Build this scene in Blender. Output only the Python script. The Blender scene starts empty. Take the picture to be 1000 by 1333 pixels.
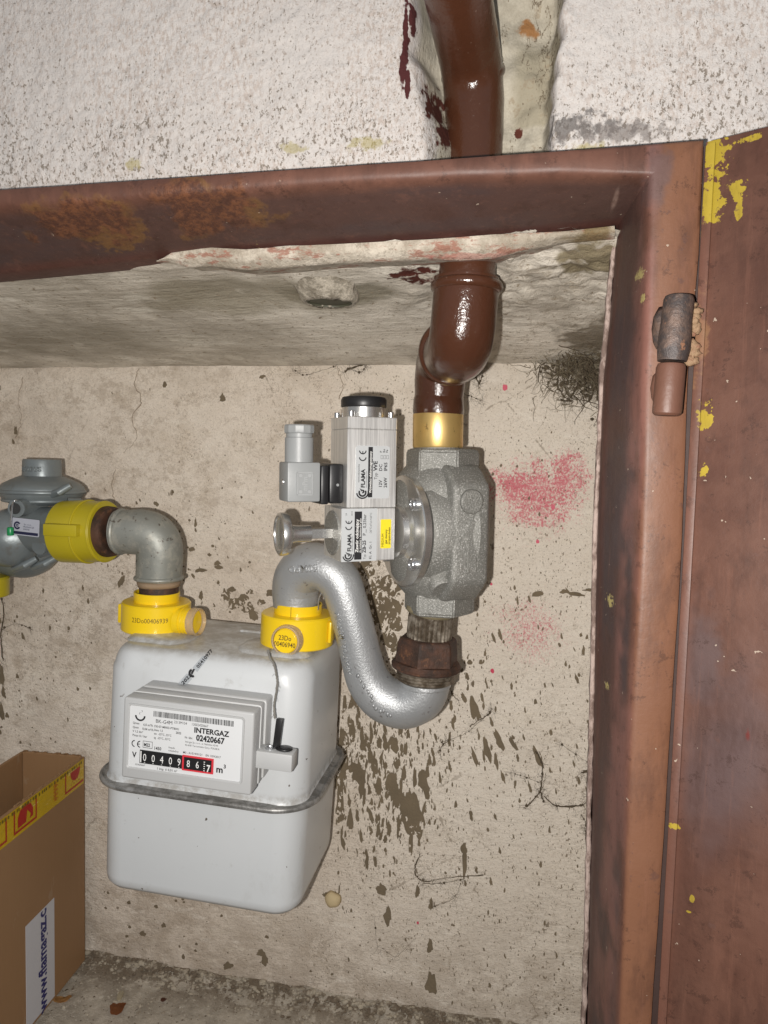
import bpy, bmesh, math, random
from mathutils import Vector, Matrix, noise as mnoise
random.seed(7)
SC = bpy.context.scene
COL = SC.collection
V = Vector
rad = math.radians

# ---------------------------------------------------------------- camera
CAM_YAW, CAM_PITCH, CAM_ROLL, FPX = rad(10.0), rad(-4.0), rad(1.5), 950.0
_f = V((-math.sin(CAM_YAW) * math.cos(CAM_PITCH), math.cos(CAM_YAW) * math.cos(CAM_PITCH), math.sin(CAM_PITCH)))
_r0 = _f.cross(V((0, 0, 1))).normalized()
_u0 = _r0.cross(_f)
CRT = math.cos(CAM_ROLL) * _r0 + math.sin(CAM_ROLL) * _u0
CUP = -math.sin(CAM_ROLL) * _r0 + math.cos(CAM_ROLL) * _u0
cam_d = bpy.data.cameras.new('camera')
cam_d.sensor_fit = 'HORIZONTAL'; cam_d.sensor_width = 36.0; cam_d.lens = 36.0 * FPX / 1000.0
cam_d.clip_start = 0.01; cam_d.clip_end = 50
cam = bpy.data.objects.new('camera', cam_d); COL.objects.link(cam)
_m = Matrix((CRT, CUP, -_f)).transposed().to_4x4()
cam.matrix_world = _m
SC.camera = cam

# ---------------------------------------------------------------- world (dim daylight from the open side) and phone flash
W = bpy.data.worlds.new('World'); SC.world = W; W.use_nodes = True
wn = W.node_tree
bg = wn.nodes['Background']
tc = wn.nodes.new('ShaderNodeTexCoord'); sp = wn.nodes.new('ShaderNodeSeparateXYZ')
rp = wn.nodes.new('ShaderNodeValToRGB'); mr = wn.nodes.new('ShaderNodeMapRange')
wn.links.new(tc.outputs['Generated'], sp.inputs[0]); wn.links.new(sp.outputs['Z'], mr.inputs['Value'])
mr.inputs['From Min'].default_value = -1; wn.links.new(mr.outputs[0], rp.inputs[0])
e = rp.color_ramp.elements
e[0].position = 0.40; e[0].color = (0.13, 0.12, 0.11, 1)
e[1].position = 0.60; e[1].color = (0.42, 0.45, 0.49, 1)
wn.links.new(rp.outputs[0], bg.inputs['Color']); bg.inputs['Strength'].default_value = 0.70

fl = bpy.data.lights.new('phone_flash', 'POINT')
fl.energy = 19.2; fl.color = (1.0, 0.958, 0.912); fl.shadow_soft_size = 0.0035
flo = bpy.data.objects.new('phone_flash', fl); COL.objects.link(flo)
flo.location = CRT * -0.028 + CUP * -0.012 - _f * 0.004
SC.view_settings.view_transform = 'Standard'; SC.view_settings.look = 'None'
SC.view_settings.exposure = 0.0; SC.view_settings.gamma = 1.0
SC.cycles.max_bounces = 6


def P(x, y, Y):
    """point of the plane Y = const that stands at photograph position (x, y) - measures taken off the photograph"""
    d = _f + (x - 500) / FPX * CRT - (y - 666.5) / FPX * CUP
    return d * (Y / d.y)


# ---------------------------------------------------------------- scene helpers
def sn(name):
    return name


class Thing:
    pass


def thing(name, label, cat, loc=(0, 0, 0), rot=(0, 0, 0), group=None):
    o = bpy.data.objects.new(name, None); COL.objects.link(o)
    o.location = loc; o.rotation_euler = rot; o.empty_display_size = 0.02
    o['label'] = label; o['category'] = cat
    if group: o['group'] = group
    return o


def tag(o, label, cat, group=None):
    o['label'] = label; o['category'] = cat
    if group: o['group'] = group
    return o


def pm(o):
    from mathutils import Euler
    return Matrix.LocRotScale(o.location, o.rotation_euler, o.scale)


def obj(name, bm, mat, parent=None, world=False, smooth=35, kind=None):
    """link bm as one object; world=True: bm is in world coordinates though it has a parent"""
    if isinstance(bm, bpy.types.Mesh):
        me = bm
    else:
        bmesh.ops.recalc_face_normals(bm, faces=bm.faces[:])
        me = bpy.data.meshes.new(name); bm.to_mesh(me); bm.free()
    if smooth:
        me.shade_smooth(); me.set_sharp_from_angle(angle=rad(smooth))
    if mat is not None and not me.materials: me.materials.append(mat)
    o = bpy.data.objects.new(name, me); COL.objects.link(o)
    if parent is not None:
        o.parent = parent
        if world:
            m = pm(parent)
            if parent.parent: m = pm(parent.parent) @ parent.matrix_parent_inverse @ m
            o.matrix_parent_inverse = m.inverted()
    if kind: o['kind'] = kind
    return o


def box_bm(x0, x1, y0, y1, z0, z1, bev=0.0, seg=2, bm=None, mat=None):
    b = bmesh.new()
    vs = [b.verts.new((x, y, z)) for x in (x0, x1) for y in (y0, y1) for z in (z0, z1)]
    for f in ((0, 1, 3, 2), (4, 6, 7, 5), (0, 4, 5, 1), (2, 3, 7, 6), (0, 2, 6, 4), (1, 5, 7, 3)):
        b.faces.new([vs[i] for i in f])
    if bev:
        bmesh.ops.bevel(b, geom=b.edges[:], offset=bev, segments=seg, affect='EDGES', profile=0.5)
    if mat is not None: bmesh.ops.transform(b, matrix=mat, verts=b.verts[:])
    if bm is None: return b
    join(bm, b); return bm


def join(dst, src):
    me = bpy.data.meshes.new('tmp'); src.to_mesh(me); src.free(); dst.from_mesh(me); bpy.data.meshes.remove(me)
    return dst


def frame_of(axis, hint=V((0, 0, 1))):
    a = V(axis).normalized()
    if abs(a.dot(hint)) > 0.95: hint = V((1, 0, 0))
    u = hint.cross(a).normalized(); w = a.cross(u).normalized()
    return a, u, w


def loft(rings, cap=True, closed=True, bm=None):
    b = bm or bmesh.new()
    vv = [[b.verts.new(p) for p in r] for r in rings]
    n = len(rings[0])
    for i in range(len(rings) - 1):
        for j in range(n if closed else n - 1):
            k = (j + 1) % n
            try: b.faces.new((vv[i][j], vv[i][k], vv[i + 1][k], vv[i + 1][j]))
            except ValueError: pass
    if cap and closed:
        b.faces.new(vv[0][::-1]); b.faces.new(vv[-1])
    return b


def lathe(prof, org, axis, n=40, bm=None, cap=True, hint=V((0, 0, 1)), phase=0.0):
    a, u, w = frame_of(axis, hint); org = V(org)
    rings = []
    for r, h in prof:
        r = max(r, 1e-5)
        rings.append([org + a * h + (u * math.cos(2 * math.pi * (k + phase) / n) + w * math.sin(2 * math.pi * (k + phase) / n)) * r for k in range(n)])
    return loft(rings, cap, True, bm)


def smooth_path(pts, sub=8):
    """Catmull-Rom through (Vector, radius)"""
    out = []
    n = len(pts)
    for i in range(n - 1):
        p0, p1, p2, p3 = pts[max(i - 1, 0)], pts[i], pts[i + 1], pts[min(i + 2, n - 1)]
        for s in range(sub):
            t = s / sub
            def cr(a, b, c, d):
                return 0.5 * ((2 * b) + (c - a) * t + (2 * a - 5 * b + 4 * c - d) * t * t + (3 * b - a - 3 * c + d) * t ** 3)
            out.append((cr(p0[0], p1[0], p2[0], p3[0]), cr(p0[1], p1[1], p2[1], p3[1])))
    out.append(pts[-1])
    return out


def fillet_path(pts, fr, steps=10):
    """polyline with rounded corners; pts = [(Vector, radius)], fr = fillet size of each inner corner"""
    out = [pts[0]]
    for i in range(1, len(pts) - 1):
        p, r = pts[i]; a = pts[i - 1][0]; b = pts[i + 1][0]
        f = fr if not isinstance(fr, (list, tuple)) else fr[i - 1]
        da = (a - p); db = (b - p)
        A = p + da.normalized() * min(f, da.length * .49); B = p + db.normalized() * min(f, db.length * .49)
        for s in range(steps + 1):
            t = s / steps
            out.append((A * (1 - t) ** 2 + p * 2 * t * (1 - t) + B * t * t, r))
    out.append(pts[-1])
    return out


def tube(path, n=28, bm=None, cap=True, wob=0.0, hint=V((0, 0.2, 1))):
    pts = [V(p) for p, r in path]; rs = [r for p, r in path]
    rings = []; u = None
    for i, p in enumerate(pts):
        t = (pts[min(i + 1, len(pts) - 1)] - pts[max(i - 1, 0)]).normalized()
        if u is None:
            u = hint.cross(t)
            if u.length < 1e-3: u = V((1, 0, 0)).cross(t)
            u.normalize()
        u = (u - t * u.dot(t)).normalized(); w = t.cross(u)
        ring = []
        for k in range(n):
            a = 2 * math.pi * k / n; d = u * math.cos(a) + w * math.sin(a)
            q = p + d * rs[i]
            if wob: q = q + d * wob * mnoise.noise(q * 60)
            ring.append(q)
        rings.append(ring)
    return loft(rings, cap, True, bm)


def rrect(cx, cy, w, d, r, z, seg=6):
    """rounded rectangle ring in XY at height z"""
    r = min(r, w / 2 - 1e-4, d / 2 - 1e-4); out = []
    for sx, sy, a0 in ((1, 1, 0), (-1, 1, 90), (-1, -1, 180), (1, -1, 270)):
        for s in range(seg + 1):
            a = rad(a0 + 90 * s / seg)
            out.append(V((cx + sx * (w / 2 - r) + r * math.cos(a), cy + sy * (d / 2 - r) + r * math.sin(a), z)))
    return out


def prism(poly, org, u, w, nrm, t, bev=0.0, seg=2):
    """extrude the 2-D polygon (in u, w) by t along nrm"""
    org, u, w, nrm = V(org), V(u), V(w), V(nrm)
    b = bmesh.new()
    A = [b.verts.new(org + u * p[0] + w * p[1]) for p in poly]
    B = [b.verts.new(org + u * p[0] + w * p[1] + nrm * t) for p in poly]
    n = len(poly)
    b.faces.new(A); b.faces.new(B[::-1])
    for i in range(n): b.faces.new((A[i], B[i], B[(i + 1) % n], A[(i + 1) % n]))
    if bev:
        bmesh.ops.recalc_face_normals(b, faces=b.faces[:])
        bmesh.ops.bevel(b, geom=b.edges[:], offset=bev, segments=seg, affect='EDGES', profile=0.5)
    return b


def blob(c, r, seed=0, amp=.25, sub=2, fr=1.5):
    b = bmesh.new()
    bmesh.ops.create_icosphere(b, subdivisions=sub, radius=1)
    for v in b.verts:
        k = 1 + amp * mnoise.noise(v.co * fr + V((seed * 3.1, seed, 0)))
        v.co = V((v.co.x * r[0], v.co.y * r[1], v.co.z * r[2])) * k + V(c)
    return b


def text_bm(items, org, u, w, lift=0.0002, bend=None, thick=0.0):
    """items: (string, x, y, size, xscale, bold, rotation, align) laid out on the plane org + x u + y w; joined into one bmesh"""
    org, u, w = V(org), V(u).normalized(), V(w).normalized(); nrm = u.cross(w).normalized()
    out = bmesh.new()
    for it in items:
        s, x, y, size = it[:4]
        xs = it[4] if len(it) > 4 else 1.0; bold = it[5] if len(it) > 5 else 0.0
        rot = rad(it[6]) if len(it) > 6 else 0.0; al = it[7] if len(it) > 7 else 'LEFT'
        cu = bpy.data.curves.new('txt', 'FONT'); cu.body = s; cu.size = 1.0; cu.offset = bold
        cu.align_x = al; cu.resolution_u = 2; cu.extrude = 0.0
        o = bpy.data.objects.new('txt', cu); COL.objects.link(o)
        dg = bpy.context.evaluated_depsgraph_get()
        me = bpy.data.meshes.new_from_object(o.evaluated_get(dg))
        b = bmesh.new(); b.from_mesh(me)
        for v in b.verts:
            px, py = v.co.x * xs * size, v.co.y * size
            qx = x + px * math.cos(rot) - py * math.sin(rot); qy = y + px * math.sin(rot) + py * math.cos(rot)
            v.co = org + u * qx + w * qy + nrm * lift
            if bend: v.co = bend(v.co)
        if thick:
            r = bmesh.ops.extrude_face_region(b, geom=b.faces[:])
            for v in [g for g in r['geom'] if isinstance(g, bmesh.types.BMVert)]: v.co = v.co + nrm * thick
        join(out, b)
        bpy.data.objects.remove(o); bpy.data.curves.remove(cu); bpy.data.meshes.remove(me)
    return out


def quad_bm(rects, org, u, w, lift=0.0002, bm=None):
    """flat printed rectangles (x0, x1, y0, y1)"""
    org, u, w = V(org), V(u).normalized(), V(w).normalized(); nrm = u.cross(w).normalized()
    b = bm or bmesh.new()
    for x0, x1, y0, y1 in rects:
        b.faces.new([b.verts.new(org + u * x + w * y + nrm * lift) for x, y in ((x0, y0), (x1, y0), (x1, y1), (x0, y1))])
    return b


def poly_bm(polys, org, u, w, lift=0.0002, bm=None):
    org, u, w = V(org), V(u).normalized(), V(w).normalized(); nrm = u.cross(w).normalized()
    b = bm or bmesh.new()
    for pl in polys:
        b.faces.new([b.verts.new(org + u * x + w * y + nrm * lift) for x, y in pl])
    return b


def arc_poly(cx, cy, r0, r1, a0, a1, n=10):
    o = [(cx + r1 * math.cos(rad(a0 + (a1 - a0) * i / n)), cy + r1 * math.sin(rad(a0 + (a1 - a0) * i / n))) for i in range(n + 1)]
    i_ = [(cx + r0 * math.cos(rad(a1 + (a0 - a1) * i / n)), cy + r0 * math.sin(rad(a1 + (a0 - a1) * i / n))) for i in range(n + 1)]
    return o + i_


def rrect2(x0, x1, y0, y1, r, seg=4):
    out = []
    for cx, cy, a0 in ((x1 - r, y1 - r, 0), (x0 + r, y1 - r, 90), (x0 + r, y0 + r, 180), (x1 - r, y0 + r, 270)):
        for s in range(seg + 1):
            a = rad(a0 + 90 * s / seg); out.append((cx + r * math.cos(a), cy + r * math.sin(a)))
    return out


# ---------------------------------------------------------------- material helper
class M:
    def __init__(s, name):
        s.m = bpy.data.materials.new(name); s.m.use_nodes = True
        s.t = s.m.node_tree; s.b = s.t.nodes['Principled BSDF']
        s.co = s.t.nodes.new('ShaderNodeTexCoord').outputs['Object']

    def link(s, a, b):
        if isinstance(a, (int, float)): b.default_value = a
        elif isinstance(a, (tuple, list)):
            b.default_value = tuple(a) + ((1,) if len(a) == 3 and len(b.default_value) == 4 else ())
        else: s.t.links.new(a, b)

    def map(s, scale=(1, 1, 1), rot=(0, 0, 0), loc=(0, 0, 0), vec=None):
        n = s.t.nodes.new('ShaderNodeMapping'); s.link(vec or s.co, n.inputs[0])
        n.inputs['Scale'].default_value = scale; n.inputs['Rotation'].default_value = rot; n.inputs['Location'].default_value = loc
        return n.outputs[0]

    def noise(s, scale, detail=3, rough=.55, vec=None, dist=0.0):
        n = s.t.nodes.new('ShaderNodeTexNoise'); s.link(vec or s.co, n.inputs['Vector'])
        n.inputs['Scale'].default_value = scale; n.inputs['Detail'].default_value = detail
        n.inputs['Roughness'].default_value = rough; n.inputs['Distortion'].default_value = dist
        return n.outputs['Fac']

    def vor(s, scale, feature='F1', vec=None, rnd=1.0, out='Distance'):
        n = s.t.nodes.new('ShaderNodeTexVoronoi'); s.link(vec or s.co, n.inputs['Vector'])
        n.feature = feature; n.inputs['Scale'].default_value = scale; n.inputs['Randomness'].default_value = rnd
        return n.outputs[out]

    def ramp(s, fac, stops, interp='LINEAR'):
        n = s.t.nodes.new('ShaderNodeValToRGB'); s.link(fac, n.inputs[0]); cr = n.color_ramp; cr.interpolation = interp
        for i, (p, c) in enumerate(stops):
            el = cr.elements[i] if i < 2 else cr.elements.new(p)
            el.position = p
            if isinstance(c, (int, float)): c = (c, c, c)
            el.color = tuple(c) + (1,)
        return n.outputs[0]

    def step(s, fac, a, b):
        n = s.t.nodes.new('ShaderNodeMapRange'); s.link(fac, n.inputs['Value']); n.interpolation_type = 'SMOOTHSTEP'
        if a > b:
            n.inputs['From Min'].default_value = b; n.inputs['From Max'].default_value = a
            n.inputs['To Min'].default_value = 1; n.inputs['To Max'].default_value = 0
        else:
            n.inputs['From Min'].default_value = a; n.inputs['From Max'].default_value = b
        return n.outputs[0]

    def mix(s, fac, a, b, mode='MIX'):
        n = s.t.nodes.new('ShaderNodeMix'); n.data_type = 'RGBA'; n.blend_type = mode
        s.link(fac, n.inputs[0]); s.link(a, n.inputs[6]); s.link(b, n.inputs[7])
        return n.outputs[2]

    def op(s, o, a, b=0.0, c=None):
        n = s.t.nodes.new('ShaderNodeMath'); n.operation = o; s.link(a, n.inputs[0]); s.link(b, n.inputs[1])
        if c is not None: s.link(c, n.inputs[2])
        return n.outputs[0]

    def mul(s, *a):
        r = a[0]
        for x in a[1:]: r = s.op('MULTIPLY', r, x)
        return r

    def axis(s, i, vec=None):
        n = s.t.nodes.new('ShaderNodeSeparateXYZ'); s.link(vec or s.co, n.inputs[0]); return n.outputs[i]

    def spot(s, c, r, wob=0.0, wscale=60, inner=.6, detail=3):
        """1 inside an ellipsoid patch about c, 0 outside, with an uneven border"""
        n = s.t.nodes.new('ShaderNodeMapping'); s.link(s.co, n.inputs[0]); n.vector_type = 'TEXTURE'
        n.inputs['Location'].default_value = c; n.inputs['Scale'].default_value = r
        l = s.t.nodes.new('ShaderNodeVectorMath'); l.operation = 'LENGTH'; s.t.links.new(n.outputs[0], l.inputs[0])
        d = l.outputs['Value']
        if wob:
            d = s.op('ADD', d, s.op('MULTIPLY', s.op('SUBTRACT', s.noise(wscale, detail, .6), .5), wob * 2))
        return s.step(d, 1.0, inner)

    def bump(s, h, strength=.5, dist=.001, prev=None):
        n = s.t.nodes.new('ShaderNodeBump'); s.link(h, n.inputs['Height'])
        n.inputs['Strength'].default_value = strength; n.inputs['Distance'].default_value = dist
        if prev is not None: s.link(prev, n.inputs['Normal'])
        return n.outputs[0]

    def done(s, color, rough=.6, metal=0.0, normal=None, **kw):
        s.link(color, s.b.inputs['Base Color']); s.link(rough, s.b.inputs['Roughness']); s.link(metal, s.b.inputs['Metallic'])
        if normal is not None: s.link(normal, s.b.inputs['Normal'])
        for k, v in kw.items(): s.link(v, s.b.inputs[k.replace('_', ' ')])
        return s.m


def plain(name, col, rough=.5, metal=0.0, bumps=0.0, bscale=300, var=.12):
    m = M(name); n = m.noise(bscale * .12, 4)
    c = m.mix(n, tuple(x * (1 - var) for x in col), tuple(min(1, x * (1 + var)) for x in col))
    nm = m.bump(m.noise(bscale, 3), bumps, .0006) if bumps else None
    r = m.op('ADD', m.op('MULTIPLY', m.noise(40, 3), .16), rough - .08)
    return m.done(c, r, metal, nm)
# ================================================================ SETTING
YB, YW = 0.80, 0.50          # niche back wall, outer wall face


def f2(x, z, s, seed=0):
    return mnoise.noise(V((x * s + seed, z * s, seed * 1.7)))


def back_h(x, z):
    """relief of the hand-trowelled back wall (metres towards the viewer)"""
    h = 0.0016 * f2(x, z, 7, 3) + 0.0009 * f2(x, z * .6, 22, 5) + 0.0003 * f2(x, z * .5, 60, 9)
    return h


# ---- back wall of the niche
m = M('niche_plaster')
big = m.noise(5, 4, .6); mid = m.noise(28, 5, .65); fine = m.noise(260, 3, .6)
c = m.mix(m.step(big, .3, .7), (.74, .645, .54), (.87, .785, .68))
c = m.mix(m.mul(m.step(mid, .48, .75), .55), c, (.56, .465, .36))
# greyer, cleaner plaster to the right, brown dust low down and on the left
c = m.mix(m.mul(m.step(m.axis(0), -.25, 0.05), .5), c, (.82, .755, .655))
c = m.mix(m.mul(m.step(m.axis(2), -.44, -.63), m.step(m.noise(20, 5, .7), .35, .6), .55), c, (.34, .265, .195))
c = m.mix(m.mul(m.step(m.axis(0), -.44, -.62), m.step(m.noise(16, 5, .7), .35, .7), .5), c, (.34, .27, .20))
# trowel streaks
st = m.noise(30, 5, .7, m.map((.35, 1, 2.2), (0, .5, 0)), 1.0)
c = m.mix(m.mul(m.step(st, .52, .72), .35), c, (.78, .70, .57))
# fine brown specks, thick at the right and centre
sx = m.noise(330, 2, .7, m.map((1, 1, .55)))
dens = m.step(m.noise(9, 3, .6), .3, .75)
spk = m.mul(m.step(m.op('ADD', sx, m.mul(dens, .045)), .655, .69), m.step(m.axis(0), -.40, -.12))
spk = m.op('MAXIMUM', spk, m.step(m.noise(120, 2, .5, m.map((1, 1, .5))), .715, .74))
c = m.mix(m.mul(spk, .85), c, (.20, .155, .105))
# veins: thin dark hair cracks and old web lines
vn = m.vor(11, 'DISTANCE_TO_EDGE', m.map((1, 1, 1)))
dv = m.op('ADD', m.vor(9, 'DISTANCE_TO_EDGE'), m.mul(m.noise(55, 5, .7), .12))
c = m.mix(m.mul(m.step(dv, .066, .055), m.step(m.noise(6, 2), .5, .62), .55), c, (.20, .15, .10))
# pink paint overspray
pk = m.op('MAXIMUM', m.spot(P(668, 632, YB), (.040, .2, .040), .7, 60, 0.0), m.spot(P(735, 622, YB), (.040, .2, .046), .7, 60, 0.0))
pk = m.op('MAXIMUM', pk, m.mul(m.spot(P(702, 645, YB), (.075, .2, .066), .5, 60, 0.0), .92))
pk = m.op('MAXIMUM', pk, m.mul(m.spot(P(690, 820, YB), (.075, .2, .07), .5, 60, 0.0), .52))
pn = m.op('ADD', m.noise(420, 3, .8, m.map((1, 1, .8))), m.mul(pk, .26))
pinkm = m.mul(m.step(pn, .56, .76), m.step(pk, .02, .6))
c = m.mix(m.mul(pinkm, .88), c, m.mix(m.noise(120, 2), (.62, .09, .14), (.70, .17, .22)))
# pale bleached patch at the bottom centre, damp stain below the soffit
c = m.mix(m.mul(m.spot(P(765, 470, YB), (.045, .1, .045), 1.2, 70, .3), .8), c, (.17, .13, .08))
c = m.mix(m.mul(m.step(m.noise(75, 6, .8, m.map((1, 1, .6))), .57, .68), .55), c, (.33, .26, .185))
c = m.mix(m.mul(m.step(m.noise(34, 6, .8, m.map((.5, 1, 1.5), (0, .4, 0), (3, 0, 1))), .56, .64), .45), c, (.90, .83, .725))
c = m.mix(m.mul(m.step(m.noise(520, 3, .8), .54, .66), .5), c, (.36, .29, .21))
c = m.mix(m.mul(m.step(m.axis(0), -.10, -.42), m.step(m.noise(42, 7, .85, m.map((.7, 1, 1), (0, .6, 0), (5, 5, 5))), .50, .60), .42), c, (.38, .30, .22))
c = m.mix(m.mul(m.step(m.op('ABSOLUTE', m.op('SUBTRACT', m.noise(20, 5, .75), .5)), .010, .003), m.step(m.noise(7, 3), .45, .6), .5), c, (.26, .20, .14))
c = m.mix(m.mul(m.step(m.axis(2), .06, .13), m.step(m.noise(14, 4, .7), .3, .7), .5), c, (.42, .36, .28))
nm = m.bump(m.noise(13, 5, .65), .8, .007)
nm = m.bump(m.noise(60, 7, .78, m.map((.6, 1, 1.4), (0, .5, 0))), 1.0, .0038, nm)
nm = m.bump(m.noise(340, 4, .75), .7, .0010, nm)
M_NICHE = m.done(c, .82, 0, nm, Specular_IOR_Level=.25)


def grid_wall(x0, x1, z0, z1, nx, nz, fy):
    b = bmesh.new(); g = []
    for i in range(nx + 1):
        x = x0 + (x1 - x0) * i / nx
        g.append([b.verts.new(fy(x, z0 + (z1 - z0) * j / nz)) for j in range(nz + 1)])
    for i in range(nx):
        for j in range(nz):
            b.faces.new((g[i][j], g[i + 1][j], g[i + 1][j + 1], g[i][j + 1]))
    return b


b = grid_wall(-.86, .16, -.72, .20, 200, 180, lambda x, z: V((x, YB - back_h(x, z), z)))
obj('niche_back_wall', b, M_NICHE, kind='structure', smooth=180)

# ---- flaked spots where the cream paint has come off the brown render
M_FLAKE = plain('bare_brown_render', (.165, .128, .082), .95, 0, 1.0, 350, .38)
rs = random.Random(11)


def on_back(x, z, lift):
    return V((x, YB - back_h(x, z) - lift, z))


def splat(bm, px, py, w, h, tilt=0.0, ragged=.25, n=None, k=[0]):
    k[0] += 1
    c0 = P(px, py, YB); s = YB / FPX * 1.0
    w *= s / 2; h *= s / 2; n = n or (9 if max(w, h) < .003 else 20)
    sd = rs.random() * 100; vs = []
    cx, cz = c0.x, c0.z
    for i in range(n):
        a = 2 * math.pi * i / n
        r = 1 + ragged * 2 * mnoise.noise(V((math.cos(a) * 1.7 + sd, math.sin(a) * 1.7, sd)))
        if n > 12: r += ragged * .9 * mnoise.noise(V((math.cos(a) * 5 + sd, math.sin(a) * 5, sd)))
        # drip shape: narrow top, heavier towards the lower third
        dx = math.cos(a) * w * r * (1 - .25 * math.sin(a)); dz = math.sin(a) * h * r
        x = cx + dx * math.cos(tilt) - dz * math.sin(tilt); z = cz + dx * math.sin(tilt) + dz * math.cos(tilt)
        vs.append(bm.verts.new(on_back(x, z, .00030 + k[0] * 3e-8)))
    if n > 12:
        cv = bm.verts.new(on_back(cx, cz, .00030 + k[0] * 3e-8))
        for i in range(n): bm.faces.new((vs[i], vs[(i + 1) % n], cv))
    else:
        bm.faces.new(vs)


fb = bmesh.new()
# the large ones, read off the wall
for px, py, w, h, t in [
    (538, 1062, 26, 62, .1), (531, 1048, 22, 34, .5), (513, 1026, 17, 34, 0), (508, 1018, 14, 26, 0), (516, 1040, 9, 30, 0), (527, 1066, 11, 30, .1), (520, 1075, 7, 34, 0),
    (467, 1008, 17, 30, 0), (471, 1022, 9, 40, 0), (462, 1000, 18, 14, .4), (449, 988, 10, 48, 0), (447, 965, 12, 40, 0), (459, 950, 9, 34, 0), (443, 1040, 9, 52, 0), (446, 1010, 8, 30, 0),
    (550, 1014, 13, 26, .1), (555, 1026, 9, 30, .2), (556, 1005, 6, 22, 0), (540, 1012, 5, 26, 0), (526, 1008, 7, 24, 0), (535, 1096, 6, 34, 0), (492, 1022, 9, 24, 0), (482, 984, 7, 22, 0),
    (494, 967, 7, 16, 0), (502, 967, 6, 20, 0), (514, 970, 10, 24, .1), (523, 974, 5, 14, 0), (528, 975, 6, 18, 0), (456, 1067, 8, 28, 0), (478, 1120, 4, 28, 0), (605, 1122, 6, 40, .05),
    (604, 1105, 9, 16, 0), (496, 1157, 17, 17, .3), (505, 1192, 10, 26, 0), (561, 1178, 5, 18, 0), (500, 960, 5, 12, 0), (507, 1080, 6, 18, 0), (544, 1160, 6, 18, 0), (562, 1280, 15, 32, 0), (560, 1230, 8, 20, 0),
    (592, 935, 4, 12, .1), (608, 880, 5, 11, .2), (612, 862, 7, 6, 0), (604, 908, 6, 15, .4), (617, 921, 10, 32, .25), (622, 930, 7, 18, .3), (634, 975, 8, 34, .2), (649, 962, 9, 26, .4), (668, 967, 6, 24, .5), (646, 990, 5, 22, .1),
    (618, 985, 6, 24, .35), (700, 985, 7, 30, .45), (640, 940, 5, 12, .3), (626, 862, 6, 7, .3), (770, 946, 8, 16, .5),
    (630, 985, 3, 16, .2), (690, 1025, 4, 16, .3),
    # patch seen between the crook of the pipe and the valve, and left of it
    (505, 800, 40, 60, .1), (492, 770, 34, 40, 0), (505, 828, 24, 34, .1), (478, 740, 20, 30, .2), (520, 842, 10, 14, 0), (483, 800, 24, 50, .1), (508, 760, 30, 30, 0),
    (316, 779, 17, 12, .3), (305, 786, 20, 17, .5), (294, 776, 11, 18, .3), (322, 790, 18, 14, .6), (330, 800, 12, 18, .2), (301, 768, 14, 9, .3), (340, 784, 12, 9, .3), (327, 770, 9, 7, 0), (262, 742, 15, 6, .2), (285, 738, 11, 6, 0), (352, 772, 14, 9, .2),
    (273, 722, 6, 5, 0), (250, 715, 9, 7, 0), (283, 733, 8, 7, .3), (158, 757, 8, 17, -.4), (72, 728, 16, 5, .1), (700, 773, 16, 7, .3), (735, 770, 12, 6, .2), (775, 768, 26, 4, .05), (750, 773, 18, 5, -.1), (262, 775, 6, 12, 0),
    (168, 1175, 6, 5, 0), (203, 1180, 6, 5, 0), (186, 1215, 10, 8, .2), (297, 1257, 16, 10, .3), (340, 1240, 12, 11, 0), (345, 1250, 10, 15, .2), (350, 905, 4, 10, 0), (424, 1165, 8, 7, 0), (437, 1164, 4, 9, .1),
    (215, 500, 6, 9, 0), (290, 518, 9, 11, .1), (342, 490, 9, 5, .4), (255, 680, 4, 15, 0), (255, 690, 3, 6, .3), (20, 560, 6, 12, 0), (17, 575, 4, 8, .3), (3, 880, 8, 30, 0), (2, 925, 10, 30, .1), (5, 900, 6, 14, 0),
]:
    splat(fb, px, py, w, h, t)
# the small drips, thickest beside and below the meter
def drip(n, x0, x1, y0, y1, wmin, wmax, el0, el1, tilt, dens):
    c_ = 0
    while c_ < n:
        x = rs.uniform(x0, x1); y = rs.uniform(y0, y1)
        if rs.random() > dens(x, y): continue
        w = wmin + (wmax - wmin) * rs.random() ** 3
        splat(fb, x, y, w, w * rs.uniform(el0, el1), rs.gauss(-tilt(x), .15)); c_ += 1
drip(640, 436, 600, 905, 1190, 1.1, 5.2, 1.6, 5.0, lambda x: -.02, lambda x, y: math.exp(-((x - 490) / 75) ** 2 - ((y - 1000) / 95) ** 2))
drip(330, 580, 790, 760, 1150, 1.0, 4.2, 1.3, 4.0, lambda x: -.03 - (x - 580) * .001, lambda x, y: .35 + .65 * math.exp(-((x - 640) / 70) ** 2 - ((y - 930) / 110) ** 2))
drip(160, 600, 780, 560, 800, .9, 3.0, .8, 2.0, lambda x: .1, lambda x, y: .7)
drip(230, 440, 790, 1120, 1320, .9, 3.4, .8, 3.2, lambda x: -.1, lambda x, y: .6)
drip(150, 470, 620, 720, 880, 1.5, 7.0, .7, 1.6, lambda x: 0, lambda x, y: math.exp(-((x - 520) / 45) ** 2))
drip(130, 115, 330, 640, 800, 1.0, 4.5, .7, 2.2, lambda x: -.4, lambda x, y: .5)
drip(120, 115, 440, 1150, 1300, 1.2, 6.0, .7, 1.4, lambda x: 0, lambda x, y: .6)
drip(90, 0, 120, 760, 980, 1.2, 5.0, .8, 2.5, lambda x: -.2, lambda x, y: math.exp(-(x / 60) ** 2) + .15)
drip(110, 240, 780, 480, 700, .8, 2.2, .8, 1.6, lambda x: 0, lambda x, y: .6)
obj('flaked_spots', fb, M_FLAKE, kind='stuff', smooth=0)
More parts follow.
